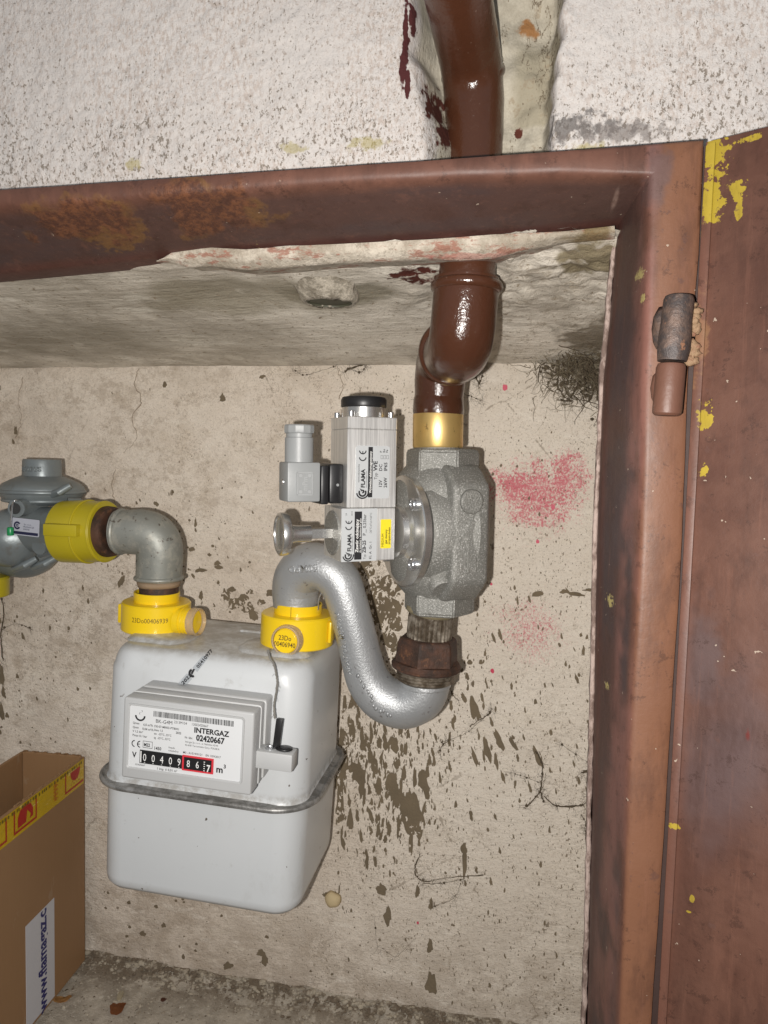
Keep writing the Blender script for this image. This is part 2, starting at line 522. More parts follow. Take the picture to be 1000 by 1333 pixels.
# islands of paint left standing inside and round the large bare spots
ib = bmesh.new()
for i in range(330):
    cxp, cyp, sx_, sy_ = rs.choice([(525, 1085, 14, 18), (505, 795, 20, 38), (490, 760, 16, 30), (505, 830, 14, 20), (485, 745, 14, 14), (495, 780, 20, 40), (315, 785, 18, 10), (447, 985, 5, 40)])
    w_ = rs.uniform(.8, 2.6) + 4 * rs.random() ** 5
    splat(ib, rs.gauss(cxp, sx_), rs.gauss(cyp, sy_), w_, w_ * rs.uniform(.9, 3.2), rs.gauss(0, .7), .7, 14)
for v in ib.verts: v.co.y -= .00022
obj('paint_islands', ib, M_NICHE, kind='stuff', smooth=0)
# red paint dots
rb = bmesh.new()
for px, py, w in [(657, 504, 6), (641, 873, 5), (544, 1201, 3), (700, 705, 4), (640, 760, 3), (720, 660, 5)]: splat(rb, px, py, w, w * 1.3)
obj('pink_paint_dots', rb, plain('pink_paint', (.55, .04, .09), .5), kind='stuff', smooth=0)

# ---- soffit of the niche (underside of the lintel beam), rising towards the front
def soff_z(x, y):
    return .1035 + .010 * (x + .3) + (YB - y) * .155

def soff(x, y):
    z = soff_z(x, y)
    r = max(0, min(1, (x + .13) / .08)) * max(0, min(1, (.70 - y) / .08))       # broken out patch around the pipe
    z += .0022 * f2(x, y, 9, 2) + .0010 * f2(x, y, 40, 4)
    z += r * (.003 + .0050 * f2(x, y, 30, 8) + .0045 * f2(x, y, 75, 1) + .0025 * f2(x, y, 160, 2))
    # hacked ridge at the front edge
    e_ = max(0, min(1, (.56 - y) / .05)) * max(0, min(1, (x + .34) / .05))
    z += e_ * (.004 * f2(x, y, 35, 6) - .002)
    # shallow scoop left of the pipe
    z += .005 * math.exp(-((x + .235) / .055) ** 2 - ((y - .60) / .03) ** 2)
    z += .004 * math.exp(-((x + .12) / .03) ** 2 - ((y - .60) / .03) ** 2)
    return V((x, y, z))

m = M('soffit_concrete')
gn = m.noise(26, 6, .7, m.map((.5, 2.2, 1)))
c = m.mix(m.step(m.noise(9, 5, .65), .35, .68), (.52, .47, .395), (.86, .80, .70))
c = m.mix(m.mul(m.step(gn, .5, .7), .45), c, (.82, .77, .67))
c = m.mix(m.mul(m.step(m.axis(0), -.12, -.40), m.step(m.noise(11, 4, .7, m.map((.6, 1.6, 1), loc=(1, 2, 3))), .38, .62), .5), c, (.34, .30, .24))
c = m.mix(m.mul(m.step(m.noise(24, 6, .75, m.map((.5, 1.8, 1), (0, 0, .25))), .55, .64), m.step(m.axis(0), -.22, -.34), .7), c, (.80, .755, .66))
c = m.mix(m.mul(m.step(m.noise(60, 6, .8, m.map(loc=(7, 1, 1))), .54, .62), m.step(m.axis(0), -.14, -.04), .55), c, (.33, .27, .19))
c = m.mix(m.mul(m.spot(P(300, 385, .60), (.13, .05, .05), .6, 16, .5), .7), c, (.26, .225, .155))
c = m.mix(m.mul(m.spot((-.15, .60, .13), (.065, .03, .05), .5, 30, .5), .8), c, (.20, .175, .12))
c = m.mix(m.mul(m.spot((-.50, .70, .11), (.22, .07, .06), .7, 12, .3), .45), c, (.27, .235, .175))
c = m.mix(m.mul(m.spot((.055, .55, .145), (.035, .04, .06), 1.2, 60, .5), .85), c, (.19, .15, .075))
c = m.mix(m.mul(m.spot((.075, .72, .12), (.045, .06, .08), 1.2, 60, .4), .8), c, (.14, .11, .07))
c = m.mix(m.step(m.noise(150, 5, .8), .57, .66), c, (.30, .24, .17))
c = m.mix(m.mul(m.step(m.vor(28, 'F1'), .28, .2), m.step(m.noise(12, 3), .5, .6), .5), c, (.78, .73, .63))
c = m.mix(m.mul(m.spot((-.081, .566, .128), (.022, .02, .03), 1.3, 110, .6), 1.0), c, (.085, .022, .015))
nm = m.bump(m.noise(55, 7, .75), .9, .004)
nm = m.bump(m.noise(40, 4, .6, m.map((.3, 3, 1))), .7, .0025, nm)
nm = m.bump(m.noise(300, 3, .7), .5, .0008, nm)
M_SOFF = m.done(c, .85, 0, nm, Specular_IOR_Level=.25)
b = bmesh.new(); NX, NY = 260, 90; g = []
for i in range(NX + 1):
    x = -.86 + 1.02 * i / NX
    g.append([b.verts.new(soff(x, .508 + (YB + .01 - .508) * (j / NY))) for j in range(NY + 1)])
for i in range(NX):
    for j in range(NY): b.faces.new((g[i][j], g[i][j + 1], g[i + 1][j + 1], g[i + 1][j]))
obj('niche_ceiling', b, M_SOFF, kind='structure', smooth=180)

# ragged plaster collar with the dark end of a cut conduit in the soffit
cst = thing('conduit_stub', 'rough plaster collar round a cut conduit in the niche ceiling, left of the brown pipe', 'conduit stub', P(429, 394, .600))
b = bmesh.new()
rings = []
for k, (r, z, dy) in enumerate([(.050, .036, -.050), (.042, .0285, -.042), (.034, .0215, -.030), (.028, .014, -.018), (.0245, .007, -.008), (.0222, .001, -.002), (.0208, -.0010, 0), (.0193, .0008, 0), (.0186, .006, 0)]):
    ring_ = []
    for q in range(64):
        a = 2 * math.pi * q / 64; n1 = mnoise.noise(V((math.cos(a) * 2.5, math.sin(a) * 2.5, k * .5))); n2 = mnoise.noise(V((math.cos(a) * 8, math.sin(a) * 8, k * 1.3)))
        kk = 1 + (.16 * n1 + .10 * n2) * (1 if k < 6 else .35)
        ring_.append(V((r * math.cos(a) * kk, r * math.sin(a) * kk * .9 + dy, z + (.0045 * n1 + .002 * n2) * (1 if k < 5 else .3))))
    rings.append(ring_)
b = loft(rings, cap=False)
mcl = M('dirty_collar_plaster')
c = mcl.mix(mcl.step(mcl.noise(90, 6, .8), .4, .62), (.30, .26, .20), (.70, .63, .52))
obj('plaster_collar', b, mcl.done(c, .9, 0, mcl.bump(mcl.noise(110, 7, .8), 1.0, .005)), cst, smooth=180)
obj('conduit', lathe([(.0190, .012), (.0190, .0000), (.0176, .0000), (.0174, .0012), (.0001, .0012)], (0, 0, 0), (0, 0, 1), 32, cap=False), plain('dark_conduit', (.07, .07, .045), .6), cst)

# ---- floor of the niche
def floor_p(x, y):
    z = -.642 + .012 * math.exp(-((YB - y) / .02)) + .0022 * f2(x, y, 12, 7) + .0014 * f2(x, y, 45, 2) + .0008 * f2(x, y, 120, 3)
    z += .004 * math.exp(-((YB - y) / .035)) * (f2(x, y, 30, 12) + .3)
    z += .010 * max(0, min(1, (-.25 - x) / .3))
    return V((x, y, z))
m = M('niche_floor_cement')
c = m.mix(m.step(m.noise(30, 5, .7), .35, .7), (.33, .29, .235), (.52, .465, .385))
c = m.mix(m.step(m.noise(220, 3, .7), .58, .68), c, (.56, .51, .43))
c = m.mix(m.step(m.noise(160, 3, .7, m.map(loc=(3, 1, 2))), .62, .70), c, (.10, .075, .05))
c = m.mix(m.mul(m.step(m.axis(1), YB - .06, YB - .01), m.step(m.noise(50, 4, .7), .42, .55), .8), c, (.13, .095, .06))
nm = m.bump(m.noise(90, 6, .75), 1.0, .003); nm = m.bump(m.noise(500, 3, .7), .6, .0008, nm)
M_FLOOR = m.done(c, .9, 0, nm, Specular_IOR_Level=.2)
b = bmesh.new(); NX, NY = 230, 90; g = []
for i in range(NX + 1):
    x = -.86 + 1.02 * i / NX
    g.append([b.verts.new(floor_p(x, .46 + (YB + .004 - .46) * (j / NY))) for j in range(NY + 1)])
for i in range(NX):
    for j in range(NY): b.faces.new((g[i][j], g[i + 1][j], g[i + 1][j + 1], g[i][j + 1]))
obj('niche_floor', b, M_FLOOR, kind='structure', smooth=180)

# ---- side walls of the niche
b = grid_wall(.50, .82, -.72, .20, 50, 120, lambda y, z: V((.108 + .0015 * f2(y, z, 20, 3), y, z)))
obj('niche_right_wall', b, M_NICHE, kind='structure', smooth=180)
b = grid_wall(.50, .82, -.72, .20, 50, 120, lambda y, z: V((-.80 + .0015 * f2(y, z, 20, 5), y, z)))
obj('niche_left_wall', b, M_NICHE, kind='structure', smooth=180)

# ---- outer wall: white rough-cast, with the chase broken out for the pipe
def chase(x, z):
    xl = -.083 + .004 * f2(x, z, 25, 3) + .004 * f2(x, z, 70, 13) - .020 * max(0, min(1, (.24 - z) / .06)) * 0 + .016 * max(0, min(1, (.275 - z) / .05))
    xr = .019 + .003 * f2(x, z, 20, 6) + .0035 * f2(x, z, 75, 16) + .003 * (z - .25) / .05
    a = max(0, min(1, (x - xl) / .022)); d = max(0, min(1, (xr - x) / .007))
    a = a * a * (3 - 2 * a); d = d * d * (3 - 2 * d)
    return a * d
def outer(x, z):
    c_ = chase(x, z)
    y = YW - .0022 * f2(x, z, 10, 1) - (1 - c_) * (.0010 * f2(x, z, 55, 2) + .0009 * abs(f2(x, z, 190, 4)) + .0006 * f2(x, z, 330, 5))
    y += c_ * (.043 + .009 * f2(x, z, 24, 8) + .005 * f2(x, z, 62, 9) + .0012 * f2(x, z, 150, 2))
    y += .002 * math.exp(-((z - .197) / .006) ** 2)
    return V((x, y, z))
m = M('white_roughcast')
dp = m.step(m.axis(1), YW + .008, YW + .020)
c = m.mix(m.noise(8, 4), (.50, .465, .44), (.60, .57, .545))
c = m.mix(m.mul(m.step(m.noise(380, 4, .75, m.map((1, 1, .5))), .46, .62), m.step(m.noise(16, 3), .25, .6), .6), c, (.38, .30, .25))
c = m.mix(m.mul(m.step(m.noise(470, 3, .75, m.map((1, 1, .6), loc=(2, 0, 3))), .56, .64), m.step(m.noise(11, 3), .3, .65), .7), c, (.27, .215, .175))
lowz = m.step(m.axis(2), .30, .205)
spk = m.op('ADD', m.noise(400, 3, .75, m.map((1, 1, .65))), m.op('ADD', m.mul(lowz, .085), m.mul(m.step(m.noise(14, 3, .6), .4, .7), .045)))
c = m.mix(m.mul(m.step(spk, .645, .695), .85), c, (.17, .14, .11))
c = m.mix(m.mul(m.step(m.noise(90, 4, .75), .60, .68), lowz, .55), c, (.42, .41, .40))
for (px, py, r) in ((765, 385 - 190, .02), (480, 187, .014), (382, 194, .012), (175, 214, .006)):
    c = m.mix(m.mul(m.spot(P(px, py, YW), (r, .05, .005), 1.3, 140, .5), .6), c, (.33, .28, .10))
c = m.mix(m.mul(m.spot(P(745, 165, YW), (.040, .05, .009), 2.2, 160, .3), .8), c, (.11, .10, .095))
c = m.mix(m.mul(m.spot(P(806, 172, YW), (.04, .05, .007), 1.5, 110, .5), .7), c, (.16, .14, .13))
mo = m.mix(m.step(m.noise(30, 7, .8), .35, .65), (.34, .305, .24), (.50, .46, .375))
mo = m.mix(m.mul(m.step(m.axis(0), -.015, -.005), m.step(m.axis(2), .236, .240), m.step(m.axis(2), .300, .285), .75), mo, (.30, .265, .19))
mo = m.mix(m.mul(m.step(m.noise(60, 4, .75), .58, .66), .6), mo, (.27, .21, .14))
mo = m.mix(m.mul(m.step(m.op('ABSOLUTE', m.op('SUBTRACT', m.noise(13, 6, .7, m.map((1.5, .3, .6))), .5)), .006, .002), .8), mo, (.10, .07, .04))
c = m.mix(dp, c, mo)
c = m.mix(m.spot(P(567, 152, .53), (.0065, .05, .018), 1.6, 120, .6), c, (.075, .022, .015))
c = m.mix(m.spot(P(580, 178, .53), (.006, .04, .012), 1.2, 120, .75), c, (.075, .022, .015))
c = m.mix(m.spot(P(690, 20, .53), (.010, .06, .008), 1.4, 90, .5), c, (.30, .15, .06))
c = m.mix(m.spot(P(675, 175, .545), (.003, .04, .006), 1.0, 200, .7), c, (.10, .03, .02))
for (px, py, rx, rz) in ((528, 45, .0022, .028), (524, 85, .0022, .014), (531, 110, .002, .010), (536, 18, .003, .012)):
    c = m.mix(m.spot(P(px, py, YW), (rx, .03, rz), 1.1, 130, .75), c, (.07, .02, .02))
for (px, py, rx, rz) in ((711, 90, .0035, .012), (706, 160, .0055, .0045), (712, 30, .003, .010)):
    c = m.mix(m.spot(P(px, py, YW), (rx, .03, rz), .9, 130, .75), c, (.045, .04, .05))
nm = m.bump(m.noise(170, 5, .75, m.map((1, 1, .7))), 1.0, .0016)
nm = m.bump(m.noise(420, 3, .7), .6, .0006, nm)
M_OUT = m.done(c, .88, 0, nm, Specular_IOR_Level=.2)
b = grid_wall(-.52, .32, .168, .44, 420, 150, outer)
def add_sheet(b, x0, x1, z0, z1, nx=6, nz=6):
    join(b, grid_wall(x0, x1, z0, z1, nx, nz, lambda x, z: V((x, YW + .001, z))))
add_sheet(b, -1.3, 1.3, .44, 1.1); add_sheet(b, -1.3, -.52, .168, .44); add_sheet(b, .32, 1.3, .168, .44)
add_sheet(b, .108, 1.3, -1.1, .168); add_sheet(b, -1.3, -.80, -1.1, .168); add_sheet(b, -.80, .108, -1.1, -.66)
obj('outer_wall', b, M_OUT, kind='structure', smooth=180)
# ================================================================ DOOR FRAME AND OPEN DOOR
def steel(name, base_a, base_b, special):
    m = M(name)
    c = m.mix(m.step(m.noise(11, 5, .65), .35, .65), base_a, base_b)
    c = m.mix(m.mul(m.step(m.noise(60, 5, .7), .5, .7), .4), c, tuple(x * .6 for x in base_a))
    c, extra = special(m, c)
    c = m.mix(m.mul(m.step(m.noise(40, 5, .7, m.map((1, 1, .3))), .48, .66), .40), c, tuple(x * .55 for x in base_a))
    c = m.mix(m.mul(m.step(m.noise(26, 5, .75, m.map((1, 1, .3), loc=(4, 2, 1))), .55, .70), .35), c, tuple(min(1, x * 1.5) for x in base_b))
    c = m.mix(m.mul(m.step(m.noise(210, 4, .8, m.map((1, 1, .06))), .55, .68), .13), c, tuple(min(1, x * 1.9) for x in base_b))
    c = m.mix(m.mul(m.step(m.noise(70, 6, .85, m.map(loc=(9, 9, 2))), .57, .62), .45), c, tuple(x * .42 for x in base_a))
    # small scuffs and specks
    c = m.mix(m.mul(m.step(m.noise(240, 2, .5), .745, .76), .7), c, (.40, .33, .26))
    c = m.mix(m.mul(m.step(m.noise(90, 4, .7), .62, .70), .6), c, (.09, .045, .035))
    nm = m.bump(m.noise(35, 4, .6), .35, .0015); nm = m.bump(m.noise(220, 4, .7), .30, .0005, nm)
    if extra is not None: nm = m.bump(extra, .8, .0012, nm)
    r = m.op('ADD', m.mul(m.noise(22, 4, .65), .35), .36)
    return m.done(c, r, 0, nm, Specular_IOR_Level=.4)


def sp_frame(m, c):
    # dull purple-brown patches and painted-in shade on the turned face, rust fields with an ochre rim, orange stile
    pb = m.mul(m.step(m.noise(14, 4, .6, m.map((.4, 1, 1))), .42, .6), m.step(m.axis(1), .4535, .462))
    c = m.mix(m.mul(m.step(m.axis(1), .4545, .464), .72), c, m.mix(m.noise(20, 4), (.052, .028, .024), (.066, .038, .034)))  # whole turned face coloured darker, as shade from the grazing flash
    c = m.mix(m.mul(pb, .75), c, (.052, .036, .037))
    c = m.mix(m.mul(m.step(m.axis(1), .500, .511), .6), c, (.10, .035, .025))
    c = m.mix(m.mul(m.step(m.axis(0), .070, .080), m.step(m.axis(1), .4530, .4505), .8), c, m.mix(m.noise(18, 4), (.145, .064, .034), (.19, .084, .042)))
    c = m.mix(m.mul(m.step(m.axis(0), .066, .070), m.step(m.axis(0), .078, .0725), m.step(m.noise(16, 3), .40, .55), .7), c, (.20, .090, .072))
    rust = m.op('MAXIMUM', m.spot(P(110, 288, .475), (.050, .09, .014), 1.3, 32, .35, 5), m.spot(P(290, 275, .475), (.056, .09, .015), 1.3, 32, .35, 5))
    rim = m.mul(m.step(rust, .02, .3), m.step(rust, .95, .5))
    tex = m.noise(180, 5, .75)
    c = m.mix(m.mul(m.step(rust, .2, .9), .85), c, m.mix(m.step(tex, .4, .62), (.07, .027, .016), (.155, .060, .026)))
    c = m.mix(m.mul(rim, m.step(m.noise(24, 4), .48, .62), .6), c, (.17, .085, .025))
    for (px, py, r) in ((800, 790, .0025), (796, 905, .0018), (832, 395, .0016), (830, 362, .0022), (311, 314, .004)):
        c = m.mix(m.spot(P(px, py, .47), (r * .6, .06, r * 1.8), 1.8, 380, .5), c, (.40, .33, .13))
    c = m.mix(m.mul(m.spot(P(855, 230, .452), (.010, .03, .020), .8, 60, .5), .8), c, (.10, .06, .055))
    c = m.mix(m.mul(m.spot(P(790, 490, .478), (.0022, .02, .6), .3, 90, .3), .5), c, (.32, .22, .18))
    return c, m.mul(rust, tex)


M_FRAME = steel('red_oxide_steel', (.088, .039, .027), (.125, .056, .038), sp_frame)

# profile of the pressed steel frame at stations; px positions (outer edge, ridge, inner edge) read along each member
lint = [(-160, 257, 281, 373), (0, 245, 268, 357), (150, 235, 258, 342), (300, 224, 247, 328), (450, 214, 237, 319), (600, 203, 229, 310), (730, 194, 226, 302)]
def prof(outer_p, ridge_p, inner_p, outd):
    """section from the wall, over the front strip and the rounded ridge, down the slanted face and back"""
    outd = V(outd)
    o_, r_, i_ = V(outer_p), V(ridge_p), V(inner_p)
    pts = [o_ + V((0, .053, 0)), o_ + V((0, .004, 0)), o_ + V((0, .001, 0)) - outd * .0008, o_ - outd * .003]
    pts += [r_ + (o_ - r_).normalized() * .004]
    for t in (.25, .5, .75):
        a = r_ + (o_ - r_).normalized() * .004; c_ = r_ + (i_ - r_).normalized() * .006
        pts.append(a * (1 - t) ** 2 + r_ * 2 * t * (1 - t) + c_ * t * t)
    pts += [r_ + (i_ - r_).normalized() * .006, r_.lerp(i_, .5) + V((0, -.0008, 0)), i_.lerp(r_, .05), i_, i_ + V((0, .024, 0)) + outd * .001]
    return pts
def stl(z_list):
    pass
Ylead, Yin = .450, .513
def st_l(x, a, b_, c_):
    return prof(P(x, a, Ylead), P(x, b_, Ylead), P(x, c_, Yin), (0, 0, 1))
def interp(st, n):
    out = []
    for i in range(len(st) - 1):
        for k in range(n): out.append([st[i][q].lerp(st[i + 1][q], k / n) for q in range(len(st[0]))])
    out.append(st[-1]); return out
corner = prof(P(918, 180, Ylead), P(846, 228, Ylead), P(806, 291, Yin), V((1, 0, 1)).normalized())
sts = [st_l(*l) for l in lint] + [corner]
def wobble(rings):
    for r in rings:
        for q in r:
            q += V((.0004 * f2(q.x, q.z, 20, 3), .0005 * f2(q.x, q.z, 14, 5), .0004 * f2(q.x, q.z, 24, 7)))
    return rings
lin = interp(sts, 12)
stile_px = [(912, 330, 842, 803), (898, 480, 838, 789), (891, 690, 833, 780), (872, 1000, 818, 773), (850, 1333, 806, 765)]
def st_s(o, y, r, i):
    return prof(P(o, y, Ylead), P(r, y, Ylead), P(i, y, Yin), (1, 0, 0))
def zfix(pr):
    z = pr[3].z
    for q in pr: q.z = z
    return pr
ss = [corner] + [zfix(st_s(*l)) for l in stile_px]
# the stile runs straight on below the picture
last = [q + (ss[-1][k] - ss[-2][k]) * 2.2 for k, q in enumerate(ss[-1])]
stl_r = interp(ss + [last], 14)
frame = thing('door_frame', 'rusty red-brown steel frame round the wall niche', 'door frame', (.098, .45, .186))
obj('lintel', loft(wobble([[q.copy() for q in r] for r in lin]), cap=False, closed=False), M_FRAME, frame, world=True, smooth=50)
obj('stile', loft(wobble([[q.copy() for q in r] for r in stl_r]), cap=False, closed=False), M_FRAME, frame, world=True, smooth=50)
# weld seam across the mitre
wb = bmesh.new()
# plaster smeared over the inner edge of the lintel
def smear(stations, name, mat, dy=.0):
    rings = []
    for i, (x, t, b_) in enumerate(stations):
        r = []
        for k in range(9):
            u = k / 8; yy = t + (b_ - t) * u
            q = P(x, yy, Yin - .006 + dy + .010 * u ** 1.6)
            q += V((0, -.0022 * math.sin(math.pi * u) - .002 * f2(q.x * 2, q.z * 2, 40, 3) - .0012 * f2(q.x, q.z, 150, 4), .0030 * f2(q.x * 1.0, u * .02, 75, 9) * (1 if k in (0, 8) else .3)))
            r.append(q)
        r.append(r[-1] + V((0, .006, .0015))); r.append(r[-1] + V((0, .03, .004)))
        rings.append(r)
    return loft(interp(rings, 10), cap=False, closed=False)
sm = [(205, 338, 342), (222, 330, 346), (245, 322, 350), (275, 321, 349), (320, 323, 350), (380, 322, 347), (440, 319, 344), (500, 316, 343), (560, 312, 340), (600, 310, 337), (640, 306, 335), (680, 304, 328), (735, 300, 318), (800, 296, 312)]
m = M('smeared_plaster')
c = m.mix(m.step(m.noise(40, 5, .7), .35, .65), (.34, .29, .225), (.60, .54, .45))
c = m.mix(m.mul(m.step(m.noise(120, 6, .8), .52, .62), .6), c, (.22, .18, .13))
c = m.mix(m.mul(m.step(m.noise(60, 5, .75, m.map((.5, 1, 1.4))), .52, .6), .8), c, (.30, .12, .08))
c = m.mix(m.spot(P(565, 328, .49), (.012, .05, .004), 1.0, 90, .7), c, (.36, .035, .025))
c = m.mix(m.mul(m.spot(P(620, 320, .49), (.05, .05, .002), 1.0, 90, .7), .7), c, (.42, .20, .16))
c = m.mix(m.mul(m.spot(P(770, 320, .50), (.022, .05, .02), .9, 60, .6), .9), c, (.17, .12, .05))
nm = m.bump(m.noise(120, 6, .75), 1.0, .003)
M_SMEAR = m.done(c, .85, 0, nm)
obj('smeared_plaster', smear(sm, '', None), M_SMEAR, frame, world=True, smooth=180)
# inner mortar joint between stile and reveal, a thin pale line
rings = []
for (o, y, r, i) in [(0, 300, 0, 806)] + stile_px:
    q = P(i, y, Yin + .010); rings.append([q + V((.0005, .01, 0)), q + V((-.0022, .006, 0)), q + V((-.0030, .012, 0)), q + V((-.001, .03, 0)), q + V((.04, .035, 0))])
rings.append([q + V((0, 0, -.4)) for q in rings[-1]])
rr = interp(rings, 20)
for r in rr:
    for q in r: q += V((.0009 * f2(q.z, q.y, 110, 2) + .0007 * f2(q.z, q.y, 300, 5), 0, 0))
m = M('pinkish_mortar')
c = m.mix(m.step(m.noise(80, 4, .7), .4, .6), (.40, .31, .27), (.16, .11, .09))
obj('mortar_joint', loft(rr, cap=False, closed=False), m.done(c, .85, 0, m.bump(m.noise(300, 4, .7), .8, .001)), frame, world=True, smooth=180)

# ---- the door leaf, swung open towards the right
def sp_door(m, c):
    c = m.mix(m.mul(m.spot(DL(.030, -.17), (.040, .05, .075), .8, 16, .2), .75), c, (.082, .055, .055))
    c = m.mix(m.mul(m.spot(DL(.012, -.11), (.016, .05, .040), .8, 40, .4), .7), c, (.085, .058, .057))
    c = m.mix(m.mul(m.step(m.axis(0), .012, .002), .6), c, (.14, .060, .040))
    for (px, py, rx, rz, w) in ((923, 265, .0080, .0120, 1.3), (930, 205, .0065, .012, 2.0), (960, 248, .0035, .007, 1.8), (980, 180, .006, .002, 1.6), (962, 272, .002, .005, 1.4), (917, 545, .0038, .0075, 1.9), (916, 612, .002, .003, 2.2), (910, 305, .002, .002, 1.0), (901, 1170, .0014, .0025, .8), (897, 1187, .002, .001, 1.0), (880, 1075, .003, .002, 1.2)):
        q = DP(px, py)
        yl = m.spot((q.x, 0, q.z), (rx, .05, rz), w, 230, .8)
        c = m.mix(yl, c, m.mix(m.noise(90, 3), (.28, .20, .02), (.38, .28, .03)))
    q = DP(905, 500)
    c = m.mix(m.mul(m.spot((q.x, 0, DP(905, 440).z), (.0065, .03, .026), 1.2, 120, .6), .7), c, m.mix(m.noise(150, 4, .7), (.20, .08, .04), (.22, .14, .07)))
    q = DP(974, 956); c = m.mix(m.spot((q.x, 0, q.z), (.0018, .03, .0045), 1.0, 150, .2), c, (.12, .022, .018))
    return c, None
door_loc = V((.0990, .4475, -.36)); door_ang = rad(-30)
DM = Matrix.LocRotScale(door_loc, Matrix.Rotation(door_ang, 3, 'Z').to_quaternion(), V((1, 1, 1)))
DMI = DM.inverted()
def DP(px, py):
    """local point of the door face behind photograph position (px, py)"""
    d = DMI.to_3x3() @ (_f + (px - 500) / FPX * CRT - (py - 666.5) / FPX * CUP); o = DMI @ V((0, 0, 0))
    t = (-.001 - o.y) / d.y; return o + d * t
def DL(x, z):
    return V((x, 0, z + .36 + .0))
M_DOOR = steel('red_oxide_door', (.072, .031, .021), (.104, .047, .031), sp_door)
door = thing('steel_door', 'open rusty steel door with yellow paint marks, hinged on the right of the frame', 'door', door_loc, (0, 0, door_ang))
top = DP(918, 184).z
b = box_bm(0, .62, -.001, .016, -.45, top, .0012, 2)
obj('door_panel', b, M_DOOR, door)
b = box_bm(-.0015, .0085, -.0035, -.0012, -.448, top - .003, .0008, 2)
for v in b.verts: v.co.x += .0006 * math.sin(v.co.z * 40)
m_edge = M_DOOR
obj('edge_strip', box_bm(.0008, .006, -.0026, -.0011, -.448, top - .002, .0006, 2), M_DOOR, door)
b.free()
# rebate strip added behind the door's hanging edge, coloured dark as the gap's shade
rb_ = [[q + V((-.002, .006, 0)), q + V((.002, .0065, 0)), q + V((.016, .0068, 0)), q + V((.016, .010, 0))] for q in [P(o, y, Ylead) for (o, y) in ((918, 184), (912, 330), (898, 480), (891, 690), (872, 1000), (850, 1333))]]
rb_.append([q + V((0, 0, -.5)) for q in rb_[-1]])
obj('rebate', loft(rb_, cap=False, closed=False), plain('gap_shade', (.045, .026, .022), .6, 0, .3, 200, .3), frame, world=True)

# ---- hinge: one barrel welded to the frame, one to the door
mh = plain('hinge_steel', (.115, .052, .034), .5, 0, .5, 250, .25)
mk = M('dark_weld_steel')
c = mk.mix(mk.step(mk.noise(70, 5, .7), .4, .62), (.05, .040, .038), (.13, .085, .065))
c = mk.mix(mk.step(mk.noise(120, 4, .7), .62, .70), c, (.24, .12, .07))
M_WELD = mk.done(c, .5, .2, mk.bump(mk.noise(200, 5, .7), .8, .0012))
a0 = P(868, 541, .437); a1 = P(874, 474, .437)
ax = (a1 - a0)
obj('hinge_barrel', lathe([(.0001, 0), (.0065, 0), (.0078, .0012), (.0080, .003), (.0080, ax.length - .002), (.0072, ax.length), (.0001, ax.length)], a0, ax, 28), mh, frame, world=True, smooth=40)
a2 = P(875, 470, .437); a3 = P(884, 386, .437); ax2 = a3 - a2
b = lathe([(.0001, 0), (.0078, 0), (.0088, .006), (.0088, .014), (.0080, .022), (.0080, ax2.length - .002), (.0072, ax2.length), (.0001, ax2.length)], a2, ax2, 28)
for v in b.verts: v.co += V((.0007, .0007, .0004)) * mnoise.noise(v.co * 130)
obj('hinge_knuckle', b, M_WELD, door, world=True, smooth=60)
b = blob(P(867, 428, .442), (.0075, .005, .0115), 3, .5); obj('weld_lump', b, M_WELD, door, world=True, smooth=180)
b = bmesh.new()
rwd = random.Random(6)
for i in range(34):
    join(b, blob(P(900 + rwd.gauss(0, 4.5), 396 + rwd.random() * 80, .4415), (rwd.uniform(.0014, .0036), .0016, rwd.uniform(.0014, .0034)), i, .7, 2))
mw = M('rusty_weld_bead'); c = mw.mix(mw.step(mw.noise(90, 5, .7), .4, .6), (.19, .08, .045), (.25, .16, .09))
obj('weld_bead', b, mw.done(c, .7, 0, mw.bump(mw.noise(300, 5, .75), 1, .001)), door, world=True, smooth=180)
# flattened foot that carries the lower barrel on the stile
obj('weld_foot', blob(P(866, 505, .4465), (.0085, .004, .013), 9, .15), mh, frame, world=True, smooth=180)
# ================================================================ BROWN GAS PIPE
m = M('brown_enamel')
c = m.mix(m.noise(14, 4), (.050, .0175, .0090), (.070, .0260, .0130))
c = m.mix(m.mul(m.step(m.noise(260, 3, .7), .68, .72), .5), c, (.20, .13, .10))
nm = m.bump(m.noise(30, 3, .5), .5, .003); nm = m.bump(m.noise(170, 4, .7), .55, .0011, nm)
M_BROWN = m.done(c, .20, 0, nm, Coat_Weight=.2, Coat_Roughness=.10)
pipe = thing('gas_pipe', 'glossy brown painted gas pipe coming down through the niche ceiling', 'pipe', P(607, 350, .545))
b = tube(fillet_path([(P(572, -130, .434) + V((0, 0, .3)), .0210), (P(572, -130, .434), .0212), (P(616, 95, .540), .0214), (P(619, 200, .547), .0205), (P(607, 372, .547), .0205)], [.03, .020, .02], 10), 40, wob=.0002)
obj('riser_pipe', b, M_BROWN, pipe, world=True)
